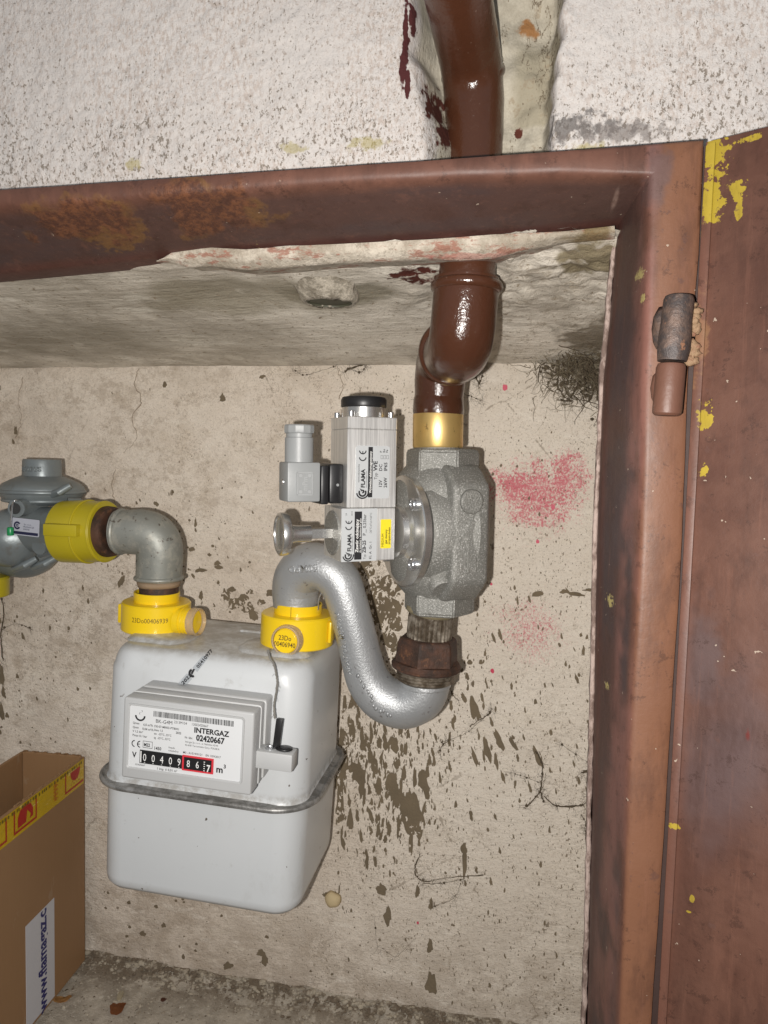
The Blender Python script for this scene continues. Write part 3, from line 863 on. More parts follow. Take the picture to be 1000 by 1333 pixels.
# weld crease of the upper bend
def ring_bead(c, axis, R, r, n=44, flat=1.0):
    a, u, w = frame_of(axis); prof = []
    k = 12; rings = []
    b = bmesh.new()
    for i in range(n):
        t = 2 * math.pi * i / n; d = u * math.cos(t) + w * math.sin(t); cc = V(c) + d * R
        rings.append([b.verts.new(cc + d * r * math.cos(2 * math.pi * q / k) + a * r * flat * math.sin(2 * math.pi * q / k)) for q in range(k)])
    for i in range(n):
        for q in range(k):
            b.faces.new((rings[i][q], rings[(i + 1) % n][q], rings[(i + 1) % n][(q + 1) % k], rings[i][(q + 1) % k]))
    return b
b = ring_bead(P(616, 97, .539), V((.10, .75, -1)), .0206, .0022, flat=1.5)
for v in b.verts: v.co += V((1, 1, 1)) * .0006 * mnoise.noise(v.co * 150)
obj('weld_seam', b, M_BROWN, pipe, world=True)
e0 = P(607, 362, .547); e1 = P(603, 452, .549); e2 = P(580, 462, .632); 
dn = P(571, 545, .655)
b = tube(fillet_path([(e0, .0238), (e0.lerp(e1, .3), .0240), (e1 + V((-.002, .002, -.003)), .0240), (e2, .0222)], [.004, .030], 12), 44, wob=.0003)
obj('front_elbow', b, M_BROWN, pipe, world=True)
obj('elbow_collar', ring_bead(P(607.5, 374, .547), V((.02, 0, 1)), .0236, .0030, flat=1.3), M_BROWN, pipe, world=True)
ax = (e2 - e1).normalized()
obj('elbow_collar', ring_bead(e1.lerp(e2, .62), ax, .0236, .0036, flat=1.3), M_BROWN, pipe, world=True)
b = tube(fillet_path([(e1.lerp(e2, .60), .0232), (P(574, 468, .657), .0226), (P(571, 528, .657), .0212)], [.032], 12), 44, wob=.0003)
obj('rear_elbow', b, M_BROWN, pipe, world=True)
q0 = P(571, 512, .657); q1 = P(570.5, 541, .657)
obj('pipe_end', tube([(q0, .0205), (q0.lerp(q1, .3), .0222), (q0.lerp(q1, .55), .0226), (q0.lerp(q1, .8), .0229), (q1, .0222)], 44, wob=.0005), M_BROWN, pipe, world=True)

# ================================================================ VALVE
VC = P(574, 690, .66); PHI = rad(33)
valve = thing('solenoid_valve', 'cast grey gas valve with aluminium solenoid block, labels and pull knob, under the brown pipe', 'gas valve', VC, (0, rad(-.6), PHI))
VM = pm(valve); VMI = VM.inverted()
def LV(x, y, Y): return VMI @ P(x, y, Y)
m = M('cast_aluminium')
c = m.mix(m.noise(30, 5, .6), (.19, .188, .172), (.30, .295, .27))
c = m.mix(m.step(m.noise(900, 2, .6), .55, .66), c, (.52, .51, .48))
c = m.mix(m.mul(m.step(m.noise(70, 5, .7), .60, .72), .4), c, (.13, .12, .105))
nm = m.bump(m.noise(700, 3, .7), 1.0, .0008); nm = m.bump(m.noise(60, 3), .2, .0015, nm)
M_CAST = m.done(c, .50, .45, nm)
m = M('turned_aluminium')
c = m.mix(m.noise(500, 3, .6, m.map((.02, 1, 1))), (.55, .54, .52), (.78, .77, .74))
nm = m.bump(m.noise(700, 2, .6, m.map((2.5, .05, .05))), .25, .0002)
M_TURN = m.done(c, .26, .9, nm)
m = M('brushed_aluminium')
st = m.noise(620, 4, .8, m.map((1, 1, .02)))
c = m.mix(m.step(st, .3, .7), (.62, .615, .60), (.95, .945, .92))
nm = m.bump(st, .35, .0003)
M_BRUSH = m.done(c, m.op('ADD', m.mul(m.noise(60, 3, .6, m.map((1, 1, .2))), .22), .34), .80, nm)
M_STEELP = plain('plated_screw', (.62, .63, .65), .25, .9)
M_DARKIN = plain('dark_recess', (.03, .03, .03), .6)
M_BLACKP = plain('black_plastic', (.014, .014, .015), .38, 0, .1, 500)
M_INK = plain('black_ink', (.012, .012, .014), .5)
M_WHITEINK = plain('white_print', (.75, .75, .73), .6)
M_STICK = plain('silver_sticker', (.50, .515, .52), .40, .0, 0, 300, .04)
M_YSTICK = plain('yellow_sticker', (.82, .66, .02), .5, 0, 0, 300, .03)

AZ = LV(400, 690, .588).z          # height of the plunger axis in the valve's frame
AZ = -.0005 + AZ * .0
b = bmesh.new()
# main casting: chamfered plate seen from its side, with the round chamber towards -x
outl = [(-.030, .060), (.030, .060), (.036, .055), (.049, .043), (.0495, .036), (.0495, -.040), (.044, -.047), (.031, -.060), (-.030, -.060), (-.047, -.046), (-.050, -.030), (-.050, .034)]
pb = prism(outl, (-.014, 0, 0), (0, -1, 0), (0, 0, 1), (1, 0, 0), .036, .0045, 3)
join(b, pb)
join(b, lathe([(.0001, .058), (.031, .058), (.037, .051), (.043, .040), (.0455, .020), (.0455, -.020), (.043, -.040), (.037, -.051), (.031, -.058), (.0001, -.058)], (.000, .004, 0), (0, 0, 1), 56, None, False))
obj('valve_body', b, M_CAST, valve, smooth=45)
obj('valve_chamber', lathe([(.0001, 0), (.046, 0), (.0485, .004), (.0492, .020), (.051, .034), (.054, .040)], (-.030, 0, 0), (1, 0, 0), 64, cap=False), M_CAST, valve, smooth=50)
obj('flange_disc', lathe([(.0001, 0), (.032, 0), (.0485, 0), (.0495, .001), (.0495, .0065), (.0485, .0072), (.0001, .0072)], (-.0400, 0, 0), (1, 0, 0), 80, cap=False), M_TURN, valve, smooth=30)
obj('bonnet', lathe([(.0001, 0), (.0215, 0), (.0235, .001), (.0245, .006), (.031, .010), (.0315, .0115)], (-.0485, 0, 0), (1, 0, 0), 64, cap=False), M_TURN, valve, smooth=30)
for a in (40, -40, 140, -140):
    cy, cz = -math.cos(rad(a)) * .0385, math.sin(rad(a)) * .0400
    s = obj('flange_screw', lathe([(.0001, .0010), (.0026, .0010), (.0032, 0), (.0050, 0), (.0055, .0008), (.0055, .004)], (-.0440, cy, cz), (1, 0, 0), 20, cap=False), M_STEELP, valve)
# necks: hexagonal
def hexp(r, z0, z1, cx, cy, bm=None, ph=0):
    return lathe([(.0001, z0), (r * .93, z0), (r, z0 + .0025), (r, z1 - .0025), (r * .93, z1), (.0001, z1)], (cx, cy, 0), (0, 0, 1), 6, bm, False, V((1, 0, 0)), ph)
hb = hexp(.0335, .050, .0735, .0, 0, ph=.93); bmesh.ops.bevel(hb, geom=hb.edges[:], offset=.0012, segments=2, affect='EDGES')
obj('upper_neck', hb, M_CAST, valve, smooth=30)
hb = hexp(.0325, -.0755, -.055, .0, 0, ph=.93); bmesh.ops.bevel(hb, geom=hb.edges[:], offset=.0012, segments=2, affect='EDGES')
obj('lower_neck', hb, M_CAST, valve, smooth=30)
# round cast pads and arrow
obj('cast_pad', lathe([(.0001, 0), (.0095, 0), (.0105, .001), (.0108, .006)], (.002, -.0532, .0290), (0, 1, 0), 32, cap=False), M_CAST, valve, smooth=40)
obj('cast_pad', lathe([(.0001, 0), (.0098, 0), (.0106, .001), (.0110, .020)], (-.0147, -.0350, -.0480), (0, .75, .66), 32, cap=False), M_CAST, valve, smooth=40)
arrow = [(0, .026), (-.0085, .010), (-.0045, .010), (-.0045, -.022), (.0045, -.022), (.0045, .010), (.0085, .010)]
ab = prism([(x + .004, z - .010) for x, z in arrow], (0, -.0488, 0), (1, 0, 0), (0, 0, 1), (0, -1, 0), .0022, .0004, 1)
obj('flow_arrow', ab, M_CAST, valve)
# brass sleeve under the brown pipe and the grey washer below it
br = M('worn_brass')
c = br.mix(br.noise(35, 4, .6), (.66, .44, .15), (.86, .62, .25)); c = br.mix(br.mul(br.step(br.noise(160, 5, .75, br.map((1, 1, .5))), .60, .66), .7), c, (.22, .12, .04))
br_m = br.done(c, .38, .75, br.bump(br.noise(420, 3, .6, br.map((1, 1, .3))), .25, .0003))
sleeve = thing('brass_sleeve', 'brass sleeve joining the brown pipe to the cast valve', 'brass fitting', P(570, 583, .657))
s0 = P(570.5, 538, .657); s1 = P(570, 583, .657)
obj('sleeve', lathe([(.0215, 0), (.0222, .0004), (.0226, .0015), (.0226, (s1 - s0).length - .0015), (.0218, (s1 - s0).length)], s0, s1 - s0, 56), br_m, sleeve, world=True)
obj('washer', lathe([(.0001, 0), (.0205, 0), (.0205, .006), (.0001, .006)], s1 + V((0, 0, .001)), s1 - s0, 48, cap=False), M_CAST, sleeve, world=True)

# plunger block (carries the main label), coil block, cap
LX0, LX1 = -.1040, -.0555; BZ0, BZ1 = -.0220, .0225
DEP = .0225
b = box_bm(LX0, LX1, -DEP, DEP, BZ0, BZ1, .0006, 1); obj('plunger_block', b, M_BRUSH, valve, smooth=30)
CX0, CX1 = -.0990, -.0548; CZ0, CZ1, CZ2 = BZ1 + .0003, .0880, .0985
obj('coil_block', box_bm(CX0, CX1, -.0215, .0215, CZ0, CZ1, .0005, 1), M_BRUSH, valve, smooth=30)
obj('coil_lid', box_bm(CX0, CX1, -.0217, .0217, CZ1 + .0002, CZ2, .0006, 1), M_BRUSH, valve, smooth=30)
ccx = (CX0 + CX1) / 2
for sx in (-1, 1):
    for sy in (-1, 1):
        s = lathe([(.0026, 0), (.0026, .0042), (.0022, .0047), (.0014, .0047), (.0014, .003), (.0001, .003)], (ccx + sx * .0178, sy * .0178, CZ2), (0, 0, 1), 18, cap=False)
        obj('lid_screw', s, M_STEELP, valve)
obj('cap_ring', lathe([(.0185, 0), (.0185, .0085), (.0180, .009), (.01, .009)], (ccx, 0, CZ2), (0, 0, 1), 56, cap=False), M_TURN, valve)
obj('rubber_cap', lathe([(.0192, .0088), (.0196, .0098), (.0196, .0150), (.0184, .0172), (.0140, .0182), (.0001, .0184)], (ccx, 0, CZ2), (0, 0, 1), 56, cap=False), M_BLACKP, valve)
# round screwed insert and pull knob on the left face
obj('insert_disc', lathe([(.0001, 0), (.0188, 0), (.0192, .0006), (.0192, .004)], (LX0 - .0012, 0, 0), (1, 0, 0), 56, cap=False), M_CAST, valve)
for i in range(10):
    a = 2 * math.pi * (i + .5) / 10
    obj('punch_dot' , lathe([(.0001, 0), (.0005, .0002), (.0006, .0008)], (LX0 - .0018, math.cos(a) * .0175, math.sin(a) * .0175), (1, 0, 0), 8, cap=False), M_STEELP, valve)
obj('plunger_stem', box_bm(LX0 - .022, LX0 - .0008, -.0042, .0042, -.0042, .0042, .0004, 1), M_TURN, valve, smooth=30)
kx = LX0 - .0475
obj('pull_knob', lathe([(.0001, .0022), (.0125, .0022), (.0140, .0014), (.0145, .0002), (.0160, 0), (.0178, .0009), (.0182, .0022), (.0182, .0062), (.0174, .0076), (.0120, .0088), (.0080, .0115), (.0072, .016), (.0072, .0275), (.0001, .0276)], (kx, 0, 0), (1, 0, 0), 64, cap=False), M_TURN, valve, smooth=35)
# plug connector
M_GREYP = plain('grey_plastic', (.30, .31, .31), .42, 0, .15, 600, .05)
PZ = .0425
obj('plug_gasket', box_bm(CX0 - .013, CX0 - .0005, -.0150, .0150, PZ - .0165, PZ + .0165, .002, 2), M_BLACKP, valve, smooth=40)
obj('plug_base', box_bm(CX0 - .020, CX0 - .0135, -.0142, .0142, PZ - .0172, PZ + .0150, .0012, 2), M_BLACKP, valve, smooth=40)
obj('plug_housing', box_bm(CX0 - .0485, CX0 - .0205, -.0138, .0138, PZ - .0150, PZ + .0175, .0016, 2), M_GREYP, valve, smooth=40)
px_ = CX0 - .0350
obj('cable_gland', lathe([(.0118, 0), (.0118, .020), (.0108, .0205), (.0108, .0235)], (px_, 0, PZ + .0175), (0, 0, 1), 40), M_GREYP, valve, smooth=40)
gb = lathe([(.0110, 0), (.0122, .0004), (.0126, .0015), (.0126, .0062), (.0118, .0072), (.0080, .0076), (.0080, .003), (.0001, .003)], (px_, 0, PZ + .0175 + .0235), (0, 0, 1), 12, cap=False)
obj('gland_nut', gb, M_GREYP, valve, smooth=20)
M_GREYR = plain('grey_relief', (.36, .37, .37), .35)
pr = prism(rrect2(-.0072, .0072, -.0100, .0100, .0018), (px_ + .001, -.0139, PZ), (1, 0, 0), (0, 0, 1), (0, -1, 0), .0006)
obj('relief_panel', pr, M_GREYP, valve)
rp_ = bmesh.new()
for (x0, x1, z0, z1) in ((-.0066, -.0058, -.009, .009), (.0058, .0066, -.009, .009), (-.0066, .0066, .0086, .0094), (-.0066, .0066, -.0094, -.0086)):
    box_bm(x0, x1, -.0004, 0, z0, z1, 0, 1, rp_, Matrix.Translation((px_ + .001, -.0146, PZ)))
for sx in (-1, 1):
    for sz in (-1, 1): join(rp_, lathe([(.0001, 0), (.0016, 0), (.0018, .0004)], (px_ + .001 + sx * .0038, -.0150, PZ + sz * .0066), (0, 1, 0), 16, cap=False))
join(rp_, text_bm([('mPm', 0, 0, .0062, .9, .02, 90, 'CENTER')], (px_ + .0028, -.0149, PZ), (1, 0, 0), (0, 0, 1), .0004))
obj('relief_marks', rp_, M_GREYR, valve)
obj('plug_screw', lathe([(.0001, .0004), (.0018, .0004), (.0026, 0), (.0030, .0012)], (CX0 - .0492, 0, PZ + .001), (1, 0, 0), 18, cap=False), M_STEELP, valve)
obj('gasket_clip', lathe([(.0001, 0), (.0011, 0), (.0013, .0006)], (CX0 - .006, -.0156, PZ - .001), (0, 1, 0), 12, cap=False), M_GREYP, valve)

# ---- labels (text runs upwards)
def flama_logo(x, y, s):
    """bird-like swirl mark and word, drawn along +x of the text direction"""
    return [arc_poly(x, y, s * .30, s * .50, 60, 300, 12), arc_poly(x + s * .05, y, s * .62, s * .78, 100, 280, 12),
            [(x + s * .1, y + s * .12), (x + s * .52, y + s * .38), (x + s * .30, y + s * .02)], arc_poly(x + s * .12, y - s * .03, s * .02, s * .22, 150, 400, 10)]
def CE(x, y, s):
    return [arc_poly(x, y, s * .36, s * .5, 95, 265, 12), arc_poly(x + s * .82, y, s * .36, s * .5, 95, 265, 12), [(x + s * .38, y - s * .06), (x + s * .72, y - s * .06), (x + s * .72, y + s * .06), (x + s * .38, y + s * .06)]]
TU, TW = V((0, 0, 1)), V((-1, 0, 0))       # text direction up, letters' tops to the left
# label one on the coil block; local frame: u = z, w = -x
O1 = V((CX0 + .0225, -.0215, .0525)); L1U, L1W = .0440, .0305
pl = prism(rrect2(-L1U / 2, L1U / 2, -L1W / 2, L1W / 2, .0022), O1, TU, TW, (0, -1, 0), .0003)
lab = obj('coil_label', pl, M_STICK, valve)
O1p = O1 + V((0, -.0003, 0))
pk = text_bm([('FLAMA', -.0130, .0070, .0050, 1.0, .035), ('termodynamika', -.0085, .0118, .0024, 1.0, 0, 0), ('www.flamagaz.com', -.0130, .0052, .0014, 1.3),
              ('Typ', -.0062, -.0040, .0038, 1), ('WE', .0012, -.0040, .0050, 1.05, .03), ('12V', -.0130, -.0084, .0040, 1, .02), ('DC', .0010, -.0084, .0040, 1, .02),
              ('26W', -.0130, -.0130, .0042, 1, .02), ('IP65', .0010, -.0130, .0042, 1, .02), ('P', .0165, -.0080, .0026, 1, .02), ('Ro', .0165, -.0108, .0026, 1, .02), ('Fe', .0165, -.0134, .0026, 1, .02)], O1p, TU, TW)
poly_bm(flama_logo(-.0170, .0090, .0074) + CE(.0125, .0092, .0068), O1p, TU, TW, .0002, pk)
quad_bm([(-.0210, .0210, .0002, .0042)], O1p, TU, TW, .0002, pk)
for k in range(3):
    y = -.0072 - k * .0026
    quad_bm([(.0112, .0142, y, y + .0002), (.0112, .0142, y - .0018, y - .0016), (.0112, .0114, y - .0018, y), (.0140, .0142, y - .0018, y)], O1p, TU, TW, .0002, pk)
obj('print', pk, M_INK, lab)
obj('white_print', text_bm([('Wyzwalacz elektromagnetyczny', 0, .0012, .0029, .93, .02, 0, 'CENTER')], O1p, TU, TW, .00035), M_WHITEINK, lab)
# label two on the plunger block
O2 = V((LX0 + .0002, -DEP, 0))
pl = prism([(-.0220, -.0315), (.0222, -.0315), (.0222, 0), (-.0220, 0)], O2, TU, TW, (0, -1, 0), .0003)
lab2 = obj('valve_label', pl, M_STICK, valve)
O2p = O2 + V((0, -.0003, 0))
pk = text_bm([('FLAMA', -.0135, -.0085, .0048, 1.0, .035), ('www.flamagaz.com', -.0135, -.0100, .0014, 1.2), ('24', .0165, -.0045, .0020), ('1014', .0160, -.0095, .0020),
              ('Typ', -.0205, -.0215, .0028), ('ZB-25', -.0150, -.0215, .0042, 1, .03), ('P', -.0005, -.0215, .0040, 1, .01), ('max', .0020, -.0222, .0018), ('0,25bar', .0058, -.0215, .0038, 1, .01),
              ('Kl. A  Gr. 1', -.0205, -.0268, .0032, 1, .01), ('-20°C≤Ts≤+60°C', .0010, -.0266, .0024, 1)], O2p, TU, TW)
poly_bm(flama_logo(-.0170, -.0060, .0066) + CE(.0075, -.0062, .0062), O2p, TU, TW, .0002, pk)
quad_bm([(-.0205, .0198, -.0178, -.0113)], O2p, TU, TW, .0002, pk)
obj('print', pk, M_INK, lab2)
obj('white_print', text_bm([('Zawór odcinający', -.0005, -.0147, .0036, 1.05, .025, 0, 'CENTER'), ('do instalacji z detektorem gazu', -.0003, -.0172, .0023, 1.0, .01, 0, 'CENTER')], O2p, TU, TW, .00035), M_WHITEINK, lab2)
pl = prism(rrect2(-.0118, .0128, -.0445, -.0350, .0006), O2, TU, TW, (0, -1, 0), .0003)
lab3 = obj('medium_label', pl, M_YSTICK, valve)
obj('print', text_bm([('MEDIUM', -.0105, -.0378, .0030, 1, 0), ('gaz ziemny', -.0080, -.0408, .0028, 1, .02), ('propan-butan', -.0085, -.0436, .0027, 1, .02)], O2p, TU, TW), M_INK, lab3)

# ================================================================ RUSTY UNION below the valve
union = thing('pipe_union', 'rusty brown hexagonal union nut between the valve and the silver pipe', 'pipe union', P(553, 880, .66))
mr_ = M('rusty_iron')
c = mr_.mix(mr_.step(mr_.noise(60, 5, .7), .35, .65), (.035, .020, .014), (.085, .038, .022))
c = mr_.mix(mr_.mul(mr_.step(mr_.noise(110, 5, .7), .56, .68), .8), c, (.17, .075, .034))
M_RUST = mr_.done(c, .62, .15, mr_.bump(mr_.noise(260, 5, .75), .9, .0010))
mt = M('tarnished_thread')
c = mt.mix(mt.step(mt.noise(90, 5, .7), .4, .65), (.10, .075, .05), (.30, .26, .21))
M_THR = mt.done(c, .42, .5, mt.bump(mt.noise(300, 4, .7), .5, .0006))
t0 = P(562, 792, .66); t1 = P(558, 836, .66); ta = t1 - t0; L = ta.length
b = bmesh.new(); a_, u_, w_ = frame_of(ta); rings = []
for h in (0, .001, L * .2, L * .25, L):
    rr_ = []
    for k in range(96):
        r = .0200 + (.0009 if (k % 3 == 0) else -.0003) * (1 if h > L * .22 else 0) + (.0006 if h < L * .22 else 0)
        an = 2 * math.pi * k / 96; rr_.append(t0 + a_ * h + (u_ * math.cos(an) + w_ * math.sin(an)) * r)
    rings.append(rr_)
loft(rings, True, True, b)
obj('knurled_nipple', b, M_THR, union, world=True, smooth=30)
obj('hemp_sealing', tube([(P(562, 787, .66), .0225), (P(562, 791, .66), .0235), (P(562, 796, .66), .0222), (P(561.5, 800, .66), .0205)], 48, wob=.0012), plain('sealing_paste', (.24, .20, .12), .7, 0, .8, 300, .3), union, world=True, smooth=180)
n0 = P(557.5, 829, .66); n1 = P(554.5, 871, .66); na = n1 - n0; L = na.length
hb = lathe([(.0200, 0), (.0262, 0), (.0285, .0035), (.0305, L * .80)], n0, na, 6, None, True, V((1, 0, 0)), .12)
bmesh.ops.recalc_face_normals(hb, faces=hb.faces[:]); bmesh.ops.bevel(hb, geom=hb.edges[:], offset=.0011, segments=1, affect='EDGES')
obj('hex_nut', hb, M_RUST, union, world=True, smooth=0)
obj('nut_collar', lathe([(.024, L * .72), (.0300, L * .74), (.0322, L * .84), (.0318, L * .94), (.0285, L * 1.0), (.022, L * 1.0)], n0, na, 64, None, False), M_RUST, union, world=True)
b = lathe([(.0262 + (.0008 if k % 2 else -.0004), L * 1.0 + k * .0013) for k in range(8)] + [(.0235, L + .0115)], n0, na, 56)
obj('threaded_end', b, M_THR, union, world=True, smooth=20)

# ================================================================ SILVER S-PIPE
ms = M('silver_painted_iron')
c = ms.mix(ms.noise(25, 4), (.36, .37, .375), (.50, .51, .515))
c = ms.mix(ms.mul(ms.step(ms.noise(160, 4, .7), .63, .70), .6), c, (.15, .12, .11))
nm = ms.bump(ms.noise(520, 3, .75), .9, .0005); nm = ms.bump(ms.noise(50, 3), .15, .002, nm)
M_SILV = ms.done(c, .40, .55, nm)
spipe = thing('bent_pipe', 'silver S-shaped cast pipe from the gas meter up and down to the rusty union', 'pipe', P(390, 795, .668))
pts_old = [(P(389, 790, .668), .0222), (P(389, 781, .668), .0228), (P(391, 757, .664), .0232), (P(402, 738, .658), .0230), (P(424, 733, .652), .0222), (P(444, 749, .650), .0212), (P(455, 783, .652), .0210), (P(463, 830, .655), .0210), (P(473, 872, .658), .0212), (P(493, 903, .660), .0218), (P(522, 914, .660), .0225), (P(546, 905, .660), .0232), (P(553, 888, .660), .0238), (P(554, 874, .660), .0236)]
pts = [(P(x, y, Y_), r) for x, y, Y_, r in ((385, 789, .668, .0214), (385, 779, .668, .0220), (385, 766, .667, .0224), (389, 750, .664, .0227), (403, 738, .659, .0226), (424, 740, .654, .0214), (442, 757, .652, .0200), (452, 784, .652, .0190), (462, 820, .654, .0188), (471, 858, .657, .0193), (480, 886, .659, .0204), (498, 908, .660, .0216), (524, 917, .660, .0223), (545, 908, .660, .0227), (553, 893, .660, .0228), (554, 876, .660, .0226))]
SP = smooth_path(pts, 6)
obj('pipe_body', tube(SP, 44), M_SILV, spipe, world=True)
obj('outlet_collar', lathe([(.0228, 0), (.0238, .001), (.0238, .010), (.0228, .012)], P(554, 893, .66), P(554, 876, .66) - P(554, 893, .66), 44), M_SILV, spipe, world=True)
# parting lines left by the mould
def line_on(ph, r=.0006, i0=0, i1=None):
    path = []; u = None; ptsl = [V(p) for p, _ in SP]
    for i, (p, rr) in enumerate(SP):
        t = (ptsl[min(i + 1, len(SP) - 1)] - ptsl[max(i - 1, 0)]).normalized()
        side = t.cross(V((0, 1, 0))).normalized(); fr_ = side.cross(t).normalized()
        path.append((p + (side * math.cos(rad(ph)) + fr_ * math.sin(rad(ph))) * rr * 1.005, r))
    return path[i0:i1]
obj('mould_seam', tube(line_on(150, .0006, 30, 70), 6), M_SILV, spipe, world=True)
obj('mould_seam', tube(line_on(100, .0005, 34, 72), 6), M_SILV, spipe, world=True)
# raised lettering, wrapped on the pipe
def on_pipe(q):
    best = min(SP, key=lambda s: (s[0].x - q.x) ** 2 + (s[0].z - q.z) ** 2)
    i = SP.index(best); a = SP[max(i - 1, 0)][0]; c_ = SP[min(i + 1, len(SP) - 1)][0]; t = (c_ - a)
    d2 = V((q.x - a.x, 0, q.z - a.z)); tt = V((t.x, 0, t.z)); k = max(0, min(1, d2.dot(tt) / tt.length_squared))
    ax_ = a + t * k; off = V((q.x - ax_.x, 0, q.z - ax_.z)).length; R_ = best[1] + .0005
    return V((q.x, ax_.y - math.sqrt(max(R_ * R_ - min(off, R_ * .98) ** 2, 1e-8)), q.z))
def emboss(s, px0, py0, px1, py1, Y, size, name='raised_letters'):
    a = P(px0, py0, Y); c_ = P(px1, py1, Y); u = (c_ - a); u.y = 0; u.normalize(); w = u.cross(V((0, 1, 0))) * -1
    w = V((-u.z, 0, u.x))
    t = text_bm([(s, 0, 0, size, 1.0, .01)], a, u, w, 0, on_pipe)
    r = bmesh.ops.extrude_face_region(t, geom=t.faces[:])
    for v in [g_ for g_ in r['geom'] if isinstance(g_, bmesh.types.BMVert)]: v.co.y -= .0013
    obj(name, t, M_SILV, spipe, world=True, smooth=0)
emboss('50MPD', 416, 733, 376, 737, .64, .0098)
emboss('APATOR METRIX', 458, 878, 441, 772, .64, .0078)
b = bmesh.new()
for (lx, ly) in ((485, 912), (487, 918), (490, 922), (496, 925), (500, 924), (505, 929), (509, 931), (484, 906), (480, 900), (474, 893), (470, 886), (467, 879)):
    q = on_pipe(P(lx, ly, .64)); join(b, blob(q, (.0016, .0009, .0022), lx, .6, 1))
obj('cast_marks', b, M_SILV, spipe, world=True, smooth=180)
# wire seal loop under the crook
def wire(pts, r, name, mat, parent, sub=8, n=8):
    return obj(name, tube(smooth_path([(p, r) for p in pts], sub), n), mat, parent, world=True)
wire([P(414, 794, .65), P(416, 778, .645), P(423, 766, .64), P(427, 768, .64)], .0006, 'seal_wire', M_STEELP, spipe)
# ================================================================ GAS METER
def RP(px, py, o, n):
    d = _f + (px - 500) / FPX * CRT - (py - 666.5) / FPX * CUP
    return d * (V(o).dot(V(n)) / d.dot(V(n)))
m0 = P(255, 1169, .60)
m0 = P(250, 1181, .60)
meter = thing('gas_meter', 'light grey gas meter with a digit counter plate hanging on the niche wall', 'gas meter', m0, (0, rad(2.0), 0))
MM = pm(meter); MMI = MM.inverted()
def LM(x, y, yl):
    """local meter point behind (x, y) on the local plane y = yl"""
    o = MMI @ V((0, 0, 0)); d = MMI.to_3x3() @ (_f + (x - 500) / FPX * CRT - (y - 666.5) / FPX * CUP)
    return o + d * ((yl - o.y) / d.y)
mm = M('meter_paint')
c = mm.mix(mm.noise(10, 3), (.535, .555, .565), (.59, .605, .61))
c = mm.mix(mm.mul(mm.step(mm.noise(60, 4, .7), .62, .76), .35), c, (.30, .29, .26))
c = mm.mix(mm.mul(mm.step(mm.axis(2), .226, .235), mm.step(mm.noise(45, 6, .75), .30, .62), .75), c, (.24, .215, .175))
c = mm.mix(mm.mul(mm.step(mm.op('ABSOLUTE', mm.op('SUBTRACT', mm.axis(2), .1095)), .008, .0), mm.step(mm.noise(60, 6, .75), .38, .6), .6), c, (.25, .22, .18))
c = mm.mix(mm.mul(mm.step(mm.noise(16, 6, .8, mm.map((1, 1, .5))), .52, .70), .25), c, (.36, .35, .32))
c = mm.mix(mm.step(mm.noise(150, 2, .5), .745, .76), c, (.12, .10, .08))
M_METER = mm.done(c, .36, 0, mm.bump(mm.noise(700, 3, .6), .15, .0003), Coat_Weight=.15)
MW, MD, MH, MS = .196, .148, .236, .1055
cy = MD / 2
def ring(ins, z, r, dome=0.0):
    return rrect(0, cy, MW - 2 * ins, MD - 2 * ins, max(r - ins, .004), z, 8)
R0 = .026
lo = [ring(.030, .0005, R0 + .012), ring(.014, .0, R0 + .004), ring(.0065, .0022, R0), ring(.0022, .0075, R0), ring(.0012, .014, R0), ring(0, MS - .006, R0), ring(0, MS - .003, R0), ring(-.002, MS - .001, R0)]
obj('lower_shell', loft(lo), M_METER, meter, smooth=60)
up = [ring(-.002, MS + .001, R0), ring(0, MS + .0035, R0), ring(0, MS + .008, R0), ring(.0012, .212, R0)]
for i in range(1, 9):
    a = rad(90 * i / 8); up.append(ring(.0012 + .015 * (1 - math.cos(a)), .212 + .021 * math.sin(a), R0 + .004))
up += [ring(.030, .2342, R0 + .012), ring(.06, .2348, R0 + .03)]
obj('upper_shell', loft(up), M_METER, meter, smooth=60)
msm = M('seam_metal')
c = msm.mix(msm.step(msm.noise(70, 5, .7), .38, .64), (.17, .165, .155), (.36, .355, .345))
M_SEAM = msm.done(c, .42, .5, msm.bump(msm.noise(300, 4, .7), .5, .0006))
def rg(off, z): return rrect(0, cy, MW + 2 * off, MD + 2 * off, R0 + off + .006, z, 12)
obj('seam_flange', loft([rg(-.001, MS - .0022), rg(.0075, MS - .0026), rg(.0098, MS - .0018), rg(.0104, MS), rg(.0098, MS + .0020), rg(.0080, MS + .0028), rg(.0070, MS + .0018), rg(.0045, MS + .0014), rg(-.001, MS + .0030)], cap=False), M_SEAM, meter, smooth=50)
# pressed swellings of the lid around the ports
for (x, w) in ((-.060, .060), (.052, .066)):
    rr_ = [rrect(x, .050, w * k, .052 * k, .018 * k, z, 6) for k, z in ((1.1, .2325), (1.0, .2352), (.90, .2366), (.5, .2370))]
    obj('port_boss', loft(rr_), M_METER, meter, smooth=60)
obj('lid_rib', loft([rrect(.012, .095, .030 * k, .006 * k, .003 * k, z, 5) for k, z in ((1, .2340), (.9, .2360), (.6, .2366))]), M_METER, meter, smooth=60)

